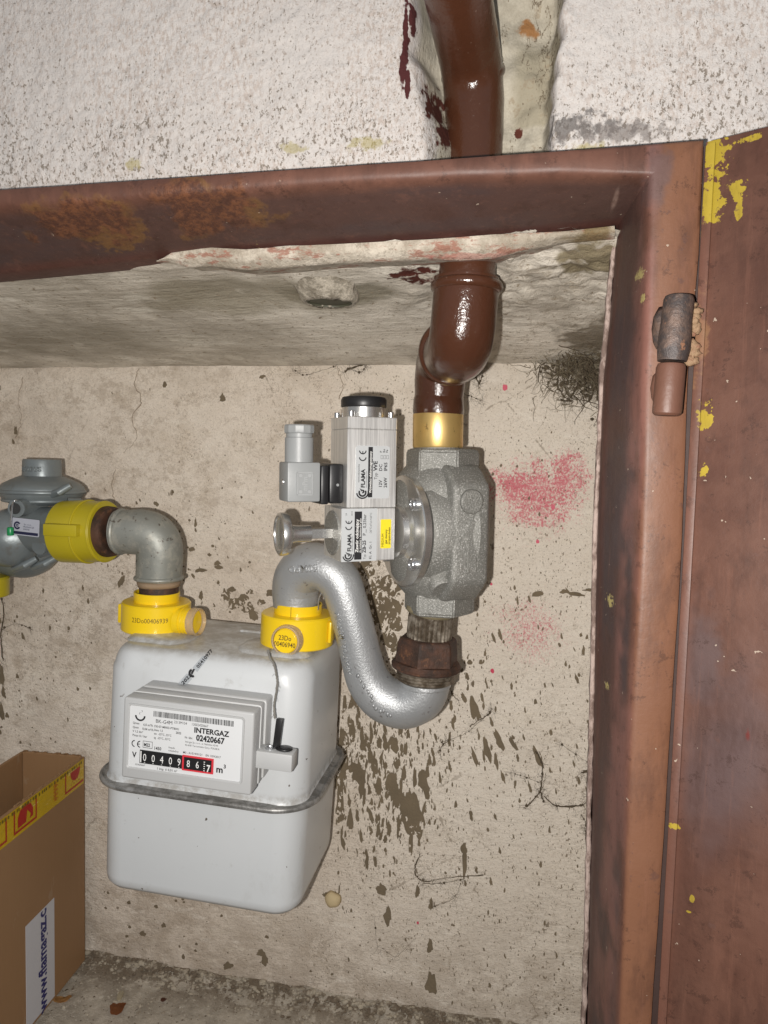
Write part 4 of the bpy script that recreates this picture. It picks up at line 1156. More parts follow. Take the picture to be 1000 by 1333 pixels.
# ---- register housing
mh_ = M('housing_plastic')
c = mh_.mix(mh_.noise(20, 3), (.44, .445, .445), (.48, .485, .48))
c = mh_.mix(mh_.mul(mh_.step(mh_.axis(2), .2155, .219), mh_.step(mh_.noise(420, 3, .7), .48, .60), .5), c, (.27, .26, .24))
M_HOUS = mh_.done(c, .45, 0, mh_.bump(mh_.noise(800, 2), .1, .0002))
HY = -.043
hTL, hTR, hBR, hBL = LM(161, 907, HY), LM(334, 929, HY), LM(323, 1040, HY), LM(158, 1008, HY)
hx0, hx1 = (hTL.x + hBL.x) / 2, (hTR.x + hBR.x) / 2
hz1 = (hTL.z + hTR.z) / 2; hz0 = (hBL.z + hBR.z) / 2
print('HOUS', hTL, hTR, hBR, hBL)
house = obj('register_housing', box_bm(hx0, hx1, HY, -.026, hz0, hz1, .0020, 3), M_HOUS, meter, smooth=40)
obj('housing_step', box_bm(hx0 + .0012, hx1 - .0006, -.0272, -.0145, hz0 + .001, hz1 + .0008, .0016, 2), M_HOUS, house, smooth=40)
obj('housing_step', box_bm(hx0 + .0022, hx1 + .0008, -.0152, .004, hz0 + .002, hz1 + .0020, .0022, 3), M_HOUS, house, smooth=40)
for yy in (-.0268, -.0148):
    b = bmesh.new()
    pth = [V((hx0, yy, hz0 + .010)), V((hx0, yy, hz1)), V((hx1 + .0004, yy, hz1 + .0006)), V((hx1 + .0004, yy, hz0 + .004))]
    obj('edge_bead', tube(fillet_path([(p, .0006) for p in pth], .003, 6), 8), plain('bead_plastic', (.60, .605, .60), .4), house)
# lower lip of the housing
lip = prism([(hx0 + .002, hz0 + .001), (hx0 + .002, hz0 + .0085), (hx0 + .060, hz0 + .0085), (hx0 + .060, hz0 + .001)], (0, HY - .0018, 0), (1, 0, 0), (0, 0, 1), (0, 1, 0), .003, .0008, 2)
# recessed window frame and face plate
pTL, pTR, pBR, pBL = LM(170, 917, HY), LM(316, 937, HY), LM(313, 1017, HY), LM(167, 998, HY)
px0, px1 = (pTL.x + pBL.x) / 2, (pTR.x + pBR.x) / 2; pz1 = (pTL.z + pTR.z) / 2; pz0 = (pBL.z + pBR.z) / 2
print('PLATE', px0, px1, pz0, pz1)
bz = .0020
b = bmesh.new()
o2 = rrect2(px0 - bz, px1 + bz, pz0 - bz, pz1 + bz, .0030, 5); i2 = rrect2(px0, px1, pz0, pz1, .0016, 5)
loft([[V((x, HY + .0002, z)) for x, z in o2], [V((x, HY - .0012, z)) for x, z in rrect2(px0 - bz * .8, px1 + bz * .8, pz0 - bz * .8, pz1 + bz * .8, .0026, 5)], [V((x, HY - .0012, z)) for x, z in rrect2(px0 - bz * .3, px1 + bz * .3, pz0 - bz * .3, pz1 + bz * .3, .0020, 5)], [V((x, HY - .0001, z)) for x, z in i2]], False, True, b)
obj('window_rim', b, M_HOUS, house, smooth=60)
M_PLATE = plain('plate_white', (.66, .67, .675), .40, 0, 0, 100, .03)
plate = obj('face_plate', prism(i2, (0, HY - .0003, 0), (1, 0, 0), (0, 0, 1), (0, 1, 0), .0008), M_PLATE, house, smooth=30)
PW, PH = px1 - px0, pz1 - pz0
O = V((px0, HY - .0003, pz0)); U_, W_ = V((1, 0, 0)), V((0, 0, 1))
def T(s, fx, fy, size, xs=1.0, bold=0.0, al='LEFT'):
    return (s, fx * PW, fy * PH, size * PH, xs, bold, 0, al)
items = [T('BK-G4M', .235, .77, .085, .95), T('2213M154', .40, .80, .060, .85), T('13002420667', .555, .80, .060, .85),
         T('INTERGAZ', .580, .695, .118, 1.02, .035), T('02420667', .602, .570, .132, .88, .04), T('Nr. fabr.', .50, .58, .050, .8, .01),
         T('Intergaz Sp. z o.o., ul. Nakielska 42/44', .505, .515, .042, .85), T('42-600 Tarnowskie Góry, POLSKA', .505, .462, .042, .95),
         T('Qmax', .03, .705, .05, .9, .01), T('6,0 m³/h', .125, .695, .055, .9, .01), T('Qmin', .03, .635, .05, .9, .01), T('0,04 m³/h', .118, .625, .055, .9, .01), T('V 1,2 dm³', .03, .570, .05, .9, .01), T('Pmax 0,1 bar', .03, .505, .05, .95, .01),
         T('DE-07-MI002-PTB001', .225, .695, .050, .95, .01), T('klasa 1,5', .225, .635, .048, .9, .01), T('2022', .420, .635, .05, .9, .02), T('tm  -25°C...55°C', .225, .575, .048, .9, .01), T('tg  -25°C...55°C', .225, .510, .048, .9, .01),
         T('M22', .137, .365, .072, .82, .03), T('1450', .228, .330, .075, .85, .02), T('Impuls', .36, .385, .045, .9), T('niezależny', .36, .335, .045, .9),
         T('M0 - A1/S19/01/21    EN 1359:2017', .49, .335, .048, .90, .01), T('V', .035, .160, .125, .9, .03), T('02420667', .065, .035, .042, 1.0), T('1 imp. ≙ 0,01 m³', .26, .012, .055, .95, .01), T('m', .788, .105, .150, 1.0, .03), T('3', .852, .185, .085, 1.0, .03)]
pk = text_bm(items, O, U_, W_)
# bar code
rx = random.Random(5); x = .215; rects = []
while x < .925:
    w = rx.choice((.003, .003, .0055, .008)); rects.append((x * PW, (x + w) * PW, (.865) * PH, .955 * PH)); x += w + rx.choice((.003, .004, .006))
# frames of M22 box, gas mark
rects += [(.128 * PW, .215 * PW, .443 * PH, .450 * PH), (.128 * PW, .215 * PW, .338 * PH, .345 * PH), (.128 * PW, .131 * PW, .338 * PH, .450 * PH), (.212 * PW, .215 * PW, .338 * PH, .450 * PH)]
quad_bm(rects, O, U_, W_, .0002, pk)
poly_bm(CE(.055 * PW, .385 * PH, .115 * PH) + [arc_poly(.095 * PW, .85 * PH, .062 * PH, .090 * PH, 180, 360, 14), arc_poly(.095 * PW, .885 * PH, .012 * PH, .018 * PH, 90, 260, 8), arc_poly(.105 * PW, .925 * PH, .012 * PH, .018 * PH, -80, 90, 8)], O, U_, W_, .0002, pk)
obj('print', pk, M_INK, plate)
# counter window with the digits
cb = .125
ca = prism([(.105 * PW, .085 * PH), (.505 * PW, .085 * PH), (.505 * PW, .300 * PH), (.105 * PW, .300 * PH)], O + V((0, -.0001, 0)), U_, W_, (0, -1, 0), .0006)
obj('counter', ca, M_BLACKP, house)
M_RED = plain('counter_red', (.62, .035, .05), .45, 0, 0, 100, .05)
rdb = bmesh.new()
cx0, cx1, cz0, cz1 = .490 * PW, .765 * PW, .068 * PH, .312 * PH
for (a, b2, c2, d2) in ((cx0, cx1, cz1 - .0013, cz1), (cx0, cx1, cz0, cz0 + .0013), (cx0, cx0 + .0015, cz0 + .0013, cz1 - .0013), (cx1 - .0015, cx1, cz0 + .0013, cz1 - .0013)):
    box_bm(a, b2, -.0012, 0, c2, d2, .0001, 1, rdb, Matrix.Translation(O))
obj('red_frame', rdb, M_RED, house)
obj('counter', prism([(cx0 + .0014, cz0 + .0012), (cx1 - .0014, cz0 + .0012), (cx1 - .0014, cz1 - .0012), (cx0 + .0014, cz1 - .0012)], O + V((0, -.0001, 0)), U_, W_, (0, -1, 0), .0006), M_BLACKP, house)
dg = []
for k, ch in enumerate('00409'):
    dg.append((ch, (.152 + k * .0775) * PW, .130 * PH, .170 * PH, .72, .0, 0, 'CENTER'))
for k, ch in enumerate('86'):
    dg.append((ch, (.545 + k * .080) * PW, .130 * PH, .160 * PH, .75, .0, 0, 'CENTER'))
dg.append(('7', .722 * PW, .095 * PH, .160 * PH, .75, .02, 0, 'CENTER'))
pk = text_bm(dg, O + V((0, -.0007, 0)), U_, W_, .0002)
quad_bm([((.147 + k * .0775) * PW, (.157 + k * .0775) * PW, .100 * PH, .108 * PH) for k in range(5)] + [(.112 * PW, .122 * PW, .10 * PH, .285 * PH)] + [(.680 * PW, .692 * PW, (.10 + .035 * k) * PH, (.112 + .035 * k) * PH) for k in range(5)], O + V((0, -.0007, 0)), U_, W_, .0002, pk)
obj('digit', pk, plain('digit_white', (.78, .78, .76), .5), house)
# side lug with a sealing screw, black tab and frayed sealing string
lug = box_bm(hx1 - .004, hx1 + .031, HY + .010, HY + .026, hz0 + .0195, hz0 + .0345, .0012, 2)
obj('side_lug', lug, M_HOUS, house, smooth=40)
lz = hz0 + .0345
obj('sealing_screw', lathe([(.0042, 0), (.0042, .0010), (.0032, .0013), (.0028, .0004), (.0001, .0004)], (hx1 + .009, HY + .018, lz), (0, 0, 1), 24, cap=False), M_STEELP, house)
sk = blob((hx1 + .021, HY + .019, lz + .0010), (.0075, .0055, .0018), 5, .2, 2); obj('plug_seal', sk, M_BLACKP, house, smooth=60)
tb = box_bm(hx1 + .0105, hx1 + .0165, HY + .019, HY + .0215, lz - .002, lz + .026, .0008, 2)
for v in tb.verts: v.co.x += (v.co.z - lz) * .08
obj('black_tab', tb, M_BLACKP, house, smooth=40)
ms_ = plain('frayed_string', (.20, .19, .17), .9, 0, .8, 600, .4)
def strand(p, r, amp, ph, seed):
    out = []
    for i, q in enumerate(p):
        a = i * 1.1 + ph; out.append((q + V((math.cos(a) * amp + .0006 * mnoise.noise(V((i * .4, seed, 0))), math.sin(a) * amp, 0)), r))
    return out
sp_ = [LM(349, 846, -.004), LM(351, 856, -.008), LM(357, 866, -.010), LM(361, 885, -.0065), LM(360, 900, -.012), LM(357, 918, -.016), LM(358, 935, -.020)]
cen = [p for p, _ in smooth_path([(p, 1) for p in sp_], 9)]
b = bmesh.new()
for k in range(3): tube(strand(cen, .00048, .0006, k * 2.1, k), 6, b)
rf = random.Random(3)
for k in range(26):
    q = rf.choice(cen); d = V((rf.uniform(-1, 1), rf.uniform(-.5, 0), rf.uniform(-1, .4))) * .004
    tube([(q, .00015), (q + d * .5 + V((0, 0, .0006)), .00012), (q + d, .00008)], 4, b)
obj('seal_string', b, ms_, meter, smooth=0)
# strip sticker running over the lid and the top of the housing: year, mark, number
from mathutils.bvhtree import BVHTree
bvb = bmesh.new()
for o_ in COL.objects:
    if o_.name.startswith(('upper_shell', 'register_housing', 'housing_step')): bvb.from_mesh(o_.data)
BV = BVHTree.FromBMesh(bvb); bvb.free()
def hit(px, py):
    o = MMI @ V((0, 0, 0)); d = (MMI.to_3x3() @ (_f + (px - 500) / FPX * CRT - (py - 666.5) / FPX * CUP)).normalized()
    h = BV.ray_cast(o, d); n_ = h[1]
    if n_.dot(d) > 0: n_ = -n_
    return h[0], n_
pst_mat = plain('clear_strip', (.40, .425, .445), .25, 0, 0, 100, .04)
def strip(p0, p1, n, half):
    rings = []
    for k in range(n + 1):
        t = k / n; q, n_ = hit(p0[0] + (p1[0] - p0[0]) * t, p0[1] + (p1[1] - p0[1]) * t)
        q2, _ = hit(p0[0] + (p1[0] - p0[0]) * (t + .02), p0[1] + (p1[1] - p0[1]) * (t + .02)); u = (q2 - q).normalized(); w = n_.cross(u).normalized()
        rings.append([q - w * half + n_ * .0004, q + w * half + n_ * .0004])
    return loft(rings, cap=False, closed=False)
def words(s, p0, p1, size, off=-.0018):
    a, na_ = hit(*p0); c_, nb_ = hit(*p1); u = (c_ - a).normalized(); n_ = (na_ + nb_).normalized(); w = n_.cross(u).normalized()
    return text_bm([(s, 0, off, size, 1.05, .03)], a + n_ * .0011, u, w, 0)
obj('strip_sticker', strip((236, 892), (247, 880), 6, .0034), pst_mat, house, smooth=180)
obj('print', words('2022', (237.5, 891), (247, 880.5), .0052), M_INK, house)
obj('strip_sticker', strip((254, 872), (268, 855), 8, .0030), pst_mat, meter, smooth=180)
pk = words('05410977', (257, 869), (267, 857), .0046)
a, n_ = hit(251.5, 876); c_, _ = hit(255, 872); u = (c_ - a).normalized(); w = n_.cross(u).normalized()
poly_bm([arc_poly(0, 0, .0018, .0040, 60, 250, 12), [(-.002, -.001), (.004, .0005), (.003, .0022), (-.001, .0012)]], a + n_ * .0012, u, w, .0001, pk)
obj('print', pk, M_INK, meter)

# ================================================================ YELLOW SEAL COVERS
my = M('yellow_plastic')
c = my.mix(my.noise(12, 2), (.80, .53, .008), (.86, .60, .015))
M_YEL = my.done(c, .30, 0, my.bump(my.noise(90, 2), .08, .001), Subsurface_Weight=0.0, Coat_Weight=.2)
mo_ = M('olive_yellow_plastic')
c = mo_.mix(mo_.noise(12, 2), (.37, .305, .010), (.45, .36, .016))
M_OLV = mo_.done(c, .35, 0, None)
mc = M('clear_plastic')
M_CLR = mc.done((.80, .62, .38), .14, 0, None, Transmission_Weight=.55, IOR=1.45)
M_PRT = plain('brown_print', (.10, .055, .01), .6)
def cover(name, label, px, pyt, pyb, Yc, r):
    top = P(px, pyt, Yc - r); bot = P(px, pyb, Yc - r); bot = V((P(px, pyb, Yc).x, Yc, bot.z)); top = V((bot.x, Yc, top.z)); h = (top - bot).length
    t = thing(name, label, 'seal cover', bot, (0, rad(1.5), 0), 'yellow security seal covers on the pipe joints')
    obj('cover_body', lathe([(.0001, 0), (r - .0015, 0), (r, .0012), (r, h - .0012), (r - .0012, h), (r * .66, h + .0004), (r * .64, h + .0004)], (0, 0, 0), (0, 0, 1), 72, cap=False), M_YEL, t, smooth=35)
    cr = r * .655
    obj('cover_collar', lathe([(cr, h - .001), (cr + .0004, h + .0090), (cr, h + .0096), (cr - .0014, h + .0096), (cr - .0018, h + .002)], (0, 0, 0), (0, 0, 1), 64, cap=False), M_YEL, t, smooth=35)
    return t, h, cr
c1, h1, cr1 = cover('seal_cover', 'yellow seal cover on the left meter port with its clear cap on the right', 203, 792, 830, .672, .0335)
c2, h2, cr2 = cover('seal_cover', 'yellow seal cover on the right meter port with a round numbered window in front', 386, 808, 850, .668, .0348)
# left: side window barrel and tab, print
obj('window_barrel', lathe([(.0135, 0), (.0135, .006), (.0124, .0062), (.0124, .0160), (.0112, .0185), (.0001, .0190)], (.029, -.010, .013), (1, -.12, .04), 40, cap=False), M_YEL, c1)
obj('clear_cap', lathe([(.0128, .0150), (.0136, .0150), (.0138, .0160), (.0134, .0225), (.0122, .0230), (.0120, .0200)], (.029, -.010, .013), (1, -.12, .04), 40, cap=False), M_CLR, c1)
rg_ = bmesh.new()
for k in (0.009, .0125): join(rg_, ring_bead(V((.029, -.010, .013)) + V((1, -.12, .04)).normalized() * k, V((1, -.12, .04)), .0126, .0004, 32))
obj('barrel_ring', rg_, M_YEL, c1)
obj('hinge_tab', box_bm(-.0378, -.0290, -.008, .008, .004, .0235, .0015, 2), M_YEL, c1, smooth=40)
def bend_cyl(r):
    def f(q):
        a = math.atan2(q.x, -q.y) if abs(q.y) > 1e-9 else 0
        return V((r * math.sin(q.x / r), -r * math.cos(q.x / r), q.z))
    return f
obj('print', text_bm([('23Do00406939', -.0085, .0130, .0066, .86, .0)], (0, -.0336, 0), (1, 0, 0), (0, 0, 1), 0, bend_cyl(.0337)), M_PRT, c1)
# right: round window facing forward
wc = V((.0015, -.0335, .0115)); wa = V((-.10, -1, .02))
obj('window_barrel', lathe([(.0116, -.003), (.0116, .0060), (.0108, .0070), (.0001, .0070)], wc, wa, 48, cap=False), M_YEL, c2)
obj('window_ring', ring_bead(wc + wa.normalized() * .0068, wa, .0104, .0006, 40), M_YEL, c2)
obj('clear_cap', lathe([(.0122, -.001), (.0148, -.001), (.0144, .0040), (.0138, .0068), (.0128, .0076), (.0119, .0070), (.0119, .0010)], wc, wa, 56, cap=False), M_CLR, c2)
obj('print', text_bm([('23Do', 0, .0008, .0064, .86, .01, 0, 'CENTER'), ('00406940', 0, -.0052, .0064, .82, .01, 0, 'CENTER')], wc + wa.normalized() * .0073, V((1, -.10, 0)), V((0, .02, 1)), .0002), M_PRT, c2)
obj('hinge_tab', box_bm(.0335, .0365, -.012, .004, .006, .026, .001, 2), M_YEL, c2, smooth=40)
obj('cover_slit', box_bm(-.0002, .0002, -cr2 - .0006, -cr2 + .001, h2 + .0006, h2 + .0095, 0, 1), M_PRT, c2)
obj('spigot', lathe([(.0001, 0), (.0185, 0), (.0185, .02), (.0001, .02)], (0, 0, h2), (0, 0, 1), 40, cap=False), plain('zinc_thread', (.45, .40, .34), .35, .8, 1.0, 400), spipe if False else c2)

# ================================================================ GALVANISED ELBOW on the left
mg = M('old_galvanised_iron')
c = mg.mix(mg.noise(22, 4), (.22, .225, .20), (.31, .315, .285))
c = mg.mix(mg.mul(mg.step(mg.noise(60, 5, .7), .48, .66), .6), c, (.42, .40, .34))
c = mg.mix(mg.mul(mg.step(mg.noise(130, 4, .7), .60, .68), .85), c, (.06, .035, .022))
M_GALV = mg.done(c, .48, .35, mg.bump(mg.noise(150, 4, .7), .4, .0008))
elb = thing('pipe_elbow', 'weathered galvanised elbow leading from the regulator down to the left meter port', 'pipe elbow', P(207, 755, .672))
ea, eb, ec = P(152, 692, .665), P(209, 693, .668), P(207, 752, .672)
b = tube(fillet_path([(ea, .0212), (eb, .0226), (ec, .0222)], .036, 14), 44)
obj('elbow_body', b, M_GALV, elb, world=True)
obj('elbow_bead', ring_bead(P(207, 752, .672), V((0, 0, 1)), .0222, .0022), M_GALV, elb, world=True)
obj('elbow_bead', ring_bead(P(158, 692, .665), V((1, 0, 0)), .0212, .0022), M_GALV, elb, world=True)
obj('rusty_nipple', lathe([(.0195, 0), (.0188, .004), (.0192, .016), (.0188, .019)], P(207, 783, .672), (0, 0, 1), 40), M_RUST, elb, world=True)
obj('thread_tape', tube([(P(207, 756, .672), .0213), (P(207, 760, .672), .0208), (P(207, 763, .672), .0200)], 40, wob=.0008), plain('old_hemp', (.27, .19, .12), .8, 0, 1, 300, .3), elb, world=True, smooth=180)

# ================================================================ PRESSURE REGULATOR
reg = thing('pressure_regulator', 'grey cast gas pressure regulator at the left edge with a green-tipped sealing wire', 'pressure regulator', P(57, 690, .69))
mrg = M('regulator_cast')
c = mrg.mix(mrg.noise(25, 4), (.15, .175, .18), (.24, .265, .27))
c = mrg.mix(mrg.mul(mrg.step(mrg.noise(40, 4, .7), .56, .70), .6), c, (.16, .15, .13))
M_REG = mrg.done(c, .40, .35, mrg.bump(mrg.noise(60, 3), .35, .002))
rc = P(55, 640, .69)
def rz(y, Y=.69): return P(55, y, Y).z - rc.z
S = .69 / FPX
obj('diaphragm_case', lathe([(.0001, -.013), (.030, -.013), (.0375, -.008), (.0405, -.003), (.0418, .001), (.0412, .0045), (.0375, .0085), (.030, .0125), (.0205, .0165)], rc, (0, 0, 1), 64, cap=False), M_REG, reg, world=True)
obj('case_rim', ring_bead(rc + V((0, 0, .0005)), (0, 0, 1), .0410, .0022, 64), M_REG, reg, world=True)
obj('adjuster_cap', lathe([(.0200, .012), (.0192, .018), (.0188, .032), (.0180, .0338), (.0001, .0338)], rc, (0, 0, 1), 48, cap=False), M_REG, reg, world=True)
rt = text_bm([('REGULUS', -.013, .0215, .0066, .85, .03)], rc + V((0, -.0190, 0)), (1, 0, 0), (0, 0, 1), 0, lambda q: V((q.x, rc.y - math.sqrt(max(1e-8, .0192 ** 2 - (q.x - rc.x) ** 2)), q.z)))
r_ = bmesh.ops.extrude_face_region(rt, geom=rt.faces[:])
for v in [g_ for g_ in r_['geom'] if isinstance(g_, bmesh.types.BMVert)]: v.co.y -= .0005
obj('raised_letters', rt, M_REG, reg, world=True, smooth=0)
bd = blob(P(28, 708, .70), (.046, .036, .036), 2, .06, 4)
obj('lower_body', bd, M_REG, reg, world=True, smooth=180)
obj('inlet_chamber', blob(P(15, 700, .668), (.030, .028, .030), 6, .05, 4), M_REG, reg, world=True, smooth=180)
obj('outlet_tube', lathe([(.0245, 0), (.0235, .02), (.0235, .070), (.0250, .074), (.0250, .080)], P(20, 690, .675), P(110, 689, .665) - P(20, 690, .675), 48), M_REG, reg, world=True)
obj('wire_boss', tube([(P(52, 660, .68), .0095), (P(32, 660, .655), .0090), (P(21, 662, .640), .0086)], 32), M_REG, reg, world=True)
obj('boss_hole', lathe([(.0001, 0), (.0052, 0), (.0055, .0006)], P(20, 662, .6393), P(21, 662, .640) - P(32, 660, .655), 24, cap=False), M_DARKIN, reg, world=True)
obj('sealing_wire', tube(smooth_path([(P(24, 652, .636), .0009), (P(19, 652, .630), .0009), (P(16, 660, .632), .0009), (P(14, 685, .634), .0009)], 8), 10), M_STEELP, reg, world=True)
obj('green_seal', lathe([(.0028, 0), (.0031, .001), (.0031, .007), (.0026, .008)], P(13.5, 697, .634), (0, 0, 1), 20), plain('green_plastic', (.01, .22, .07), .35), reg, world=True)
obj('bolt_lug', lathe([(.0001, 0), (.008, 0), (.0085, .002), (.0085, .016)], P(50, 712, .650), (.1, 1, .2), 24, cap=False), M_REG, reg, world=True)
obj('bolt_lug', tube([(P(88, 655, .672), .006), (P(105, 655, .68), .005)], 20), M_REG, reg, world=True)
for k_, (bx, by) in enumerate(((68, 716), (78, 640), (34, 735), (60, 733))):
    obj('body_rib', tube([(P(bx - 16, by + 6, .668), .0035), (P(bx, by, .660), .0042), (P(bx + 14, by - 8, .664), .0032)], 14), M_REG, reg, world=True)
obj('case_lip', ring_bead(rc + V((0, 0, -.0085)), (0, 0, 1), .0372, .0018, 64), M_REG, reg, world=True)
# sticker on the outlet tube
sa = P(20, 694, .647)
q0_, q1_, q2_, q3_ = P(19, 695, .646), P(54, 699, .644), P(55, 675, .645), P(21, 673, .647)
su = (q1_ - q0_).normalized(); sw = V((0, 0, 1)); sw = (sw - su * sw.dot(su)).normalized(); so = q0_ + V((0, -.004, 0))
SWd, SHt = (q1_ - q0_).length, (q3_ - q0_).length
stk_ = obj('sticker', prism(rrect2(0, SWd, 0, SHt, .0012), so, su, sw, V((0, 1, 0)), .0006), plain('grey_sticker', (.40, .41, .46), .4), reg, world=True)
pk = quad_bm([(.001, SWd - .001, .001, .0038)], so, su, sw, .0003)
join(pk, text_bm([('Sp. z o.o.', .0135, .0105, .0024), ('PRODUKCJA', .0130, .0080, .0022), ('SERWIS', .0130, .0056, .0022)], so, su, sw, .0003))
poly_bm([arc_poly(.006, .0095, .0022, .0040, 30, 330, 14), arc_poly(.006, .0095, .0006, .0015, 0, 355, 10)], so, su, sw, .0003, pk)
obj('print', pk, plain('navy_print', (.015, .016, .05), .5), reg, world=True)
# its olive yellow cover with the rusty ring
cv = thing('seal_cover', 'dull olive-yellow seal cover with a square tab, between regulator and elbow', 'seal cover', P(108, 690, .668), (0, 0, 0), 'yellow security seal covers on the pipe joints')
ca_, cb_ = P(84, 692, .668), P(139, 692, .664)
ax_ = cb_ - ca_; L = ax_.length
obj('cover_body', lathe([(.0250, 0), (.0300, .0002), (.0312, .0015), (.0316, L * .55), (.0308, L * .60), (.0300, L - .001), (.0290, L)], ca_, ax_, 72), M_OLV, cv, world=True, smooth=35)
tbm = box_bm(-.023, .012, -.010, .006, -.0055, .0060, .001, 2, None, Matrix.Translation(P(92, 690, .638)))
obj('cover_ring', ring_bead(ca_ + ax_ * .60, ax_, .0312, .0011, 64), M_OLV, cv, world=True)
obj('cover_ring', ring_bead(ca_ + ax_ * .97, ax_, .0298, .0010, 64), M_OLV, cv, world=True)
obj('cover_tab', tbm, M_OLV, cv, world=True, smooth=40)
obj('rusty_ring', lathe([(.0250, L - .006), (.0255, L + .0015), (.0245, L + .0075), (.0225, L + .0085), (.0205, L + .0085)], ca_, ax_, 64), M_RUST, elb, world=True)
c4 = thing('seal_cover', 'small yellow seal piece under the regulator, cut by the left picture edge', 'seal cover', P(-2, 760, .665), (0, 0, 0), 'yellow security seal covers on the pipe joints')
obj('cover_body', lathe([(.022, 0), (.0235, .001), (.0240, .019), (.0225, .021)], P(-20, 776, .675), (0, 0, 1), 48), M_OLV, c4, world=True)
obj('inlet_pipe', tube([(P(-90, 740, .675), .0165), (P(-90, 1000, .675), .0165)], 32), M_GALV, reg, world=True)
# ================================================================ CARDBOARD BOX
def PZp(px, py, z):
    d = _f + (px - 500) / FPX * CRT - (py - 666.5) / FPX * CUP
    return d * (z / d.z)
k0 = P(111, 1250, .785)
k1 = PZp(45, 1333, k0.z)
dirv = (k1 - k0); ang = math.atan2(dirv.x, -dirv.y)
print('BOX', k0, k1, math.degrees(ang))
cbx = thing('cardboard_box', 'open brown cardboard box with yellow warning tape, standing left below the regulator', 'box', k0, (0, 0, ang))
BM = pm(cbx); BMI = BM.inverted()
BH = P(113, 985, .785).z - k0.z; BWD, BL, TH = .083, .30, .0035
def FB(px, py):
    """local point of the right-hand face behind (px, py)"""
    d = BMI.to_3x3() @ (_f + (px - 500) / FPX * CRT - (py - 666.5) / FPX * CUP); o = BMI @ V((0, 0, 0))
    return o + d * ((0 - o.x) / d.x)
mcb = M('cardboard')
fl_ = mcb.noise(500, 3, .6, mcb.map((1, 1, .03)))
c = mcb.mix(mcb.noise(9, 3), (.235, .130, .060), (.285, .165, .080))
c = mcb.mix(mcb.mul(fl_, .25), c, (.34, .21, .115))
c = mcb.mix(mcb.mul(mcb.step(mcb.noise(35, 4, .7, mcb.map((1, 1, .5), (.6, 0, 0))), .64, .70), .4), c, (.34, .25, .17))
M_CARD = mcb.done(c, .55, 0, mcb.bump(mcb.noise(60, 3), .15, .001), Specular_IOR_Level=.3)
def bend_panel(b, amp, ax):
    for v in b.verts:
        setattr(v.co, ax, getattr(v.co, ax) + amp * mnoise.noise(v.co * 9))
    return b
def panel(x0, x1, y0, y1, z0, z1):
    b = box_bm(x0, x1, y0, y1, z0, z1, .0008, 1); return b
obj('side_panel', panel(-TH, 0, -BL, 0, 0, BH), M_CARD, cbx)
obj('side_panel', panel(-BWD, -BWD + TH, -BL, 0, 0, BH * 1.0), M_CARD, cbx)
obj('back_panel', panel(-BWD + TH + .0003, -TH - .0003, -TH, 0, 0, BH + .001), M_CARD, cbx)
obj('front_panel', panel(-BWD + TH + .0003, -TH - .0003, -BL, -BL + TH, 0, BH), M_CARD, cbx)
obj('bottom_panel', panel(-BWD + TH + .0003, -TH - .0003, -BL + TH, -TH, .001, .001 + TH), M_CARD, cbx)
# torn upper edge fibres
rt_ = random.Random(4); b = bmesh.new()
for i in range(40):
    y = -rt_.uniform(0, .14); join(b, box_bm(-TH * .8, -TH * .2, y - .0015, y + .0015, BH - .001, BH + rt_.uniform(.0002, .0014)))
for i in range(24):
    x = -rt_.uniform(.005, .078); join(b, box_bm(x - .002, x + .002, -TH * .8, -TH * .2, BH + .0, BH + rt_.uniform(.0012, .0024)))
obj('torn_edge', b, M_CARD, cbx, kind='stuff')
# tape
tw = FB(60, 1015).z; 
t_hi = BH - .0012; t_lo = FB(0, 1103).z
print('TAPE', BH, t_lo, FB(113, 1017).z)
t_lo = (FB(2, 1102).z + FB(108, 1022).z) / 2
mty = M('warning_tape'); c = mty.mix(mty.noise(20, 3), (.42, .27, .008), (.56, .38, .015))
c = mty.mix(mty.mul(mty.step(mty.noise(45, 3, .6, mty.map((1, .4, 2), (.8, 0, 0))), .62, .66), .5), c, (.80, .66, .30))
M_TAPE = mty.done(c, .25, 0, mty.bump(mty.noise(70, 3, .6, mty.map((1, .5, 1.5))), .6, .0015))
obj('tape', box_bm(.0002, .0006, -BL + .004, -.0035, t_lo, t_hi, .0001, 1), M_TAPE, cbx)
M_TRED = plain('tape_red', (.36, .022, .015), .4, 0, 0, 100, .15)
tf = V((.0006, 0, 0))
TU_, TW_ = V((0, 1, 0)), V((0, 0, 1))      # u towards the back corner, w up
b = bmesh.new(); th = t_hi - t_lo
def tq(y0, y1, z0, z1): quad_bm([(y0, y1, t_lo + z0 * th, t_lo + z1 * th)], tf, TU_, TW_, .0003, b)
def ypx(px, py): return FB(px, py).y
yA, yB = ypx(84, 1035), -.005
tq(yA, yA + .0022, .12, .96); tq(yA + .0022, yB, .12, .20)
cyy = (yA + yB) / 2 + .002
poly_bm([[(cyy + .0105 * math.cos(rad(a)), t_lo + th * .82 + .0125 * math.sin(rad(a))) for a in range(180, 361, 15)]], tf, TU_, TW_, .0003, b)
for i in range(7): tq(cyy - .009 + i * .0028, cyy - .0080 + i * .0028, .28 + .1 * (i % 2), .34 + .1 * (i % 2))
yC0, yC1 = ypx(17, 1085), ypx(47, 1060)
tq(yC0, yC0 + .0022, .12, .96); tq(yC1 - .0022, yC1, .12, .96); tq(yC0 + .0022, yC1 - .0022, .12, .20)
ym = (yC0 + yC1) / 2
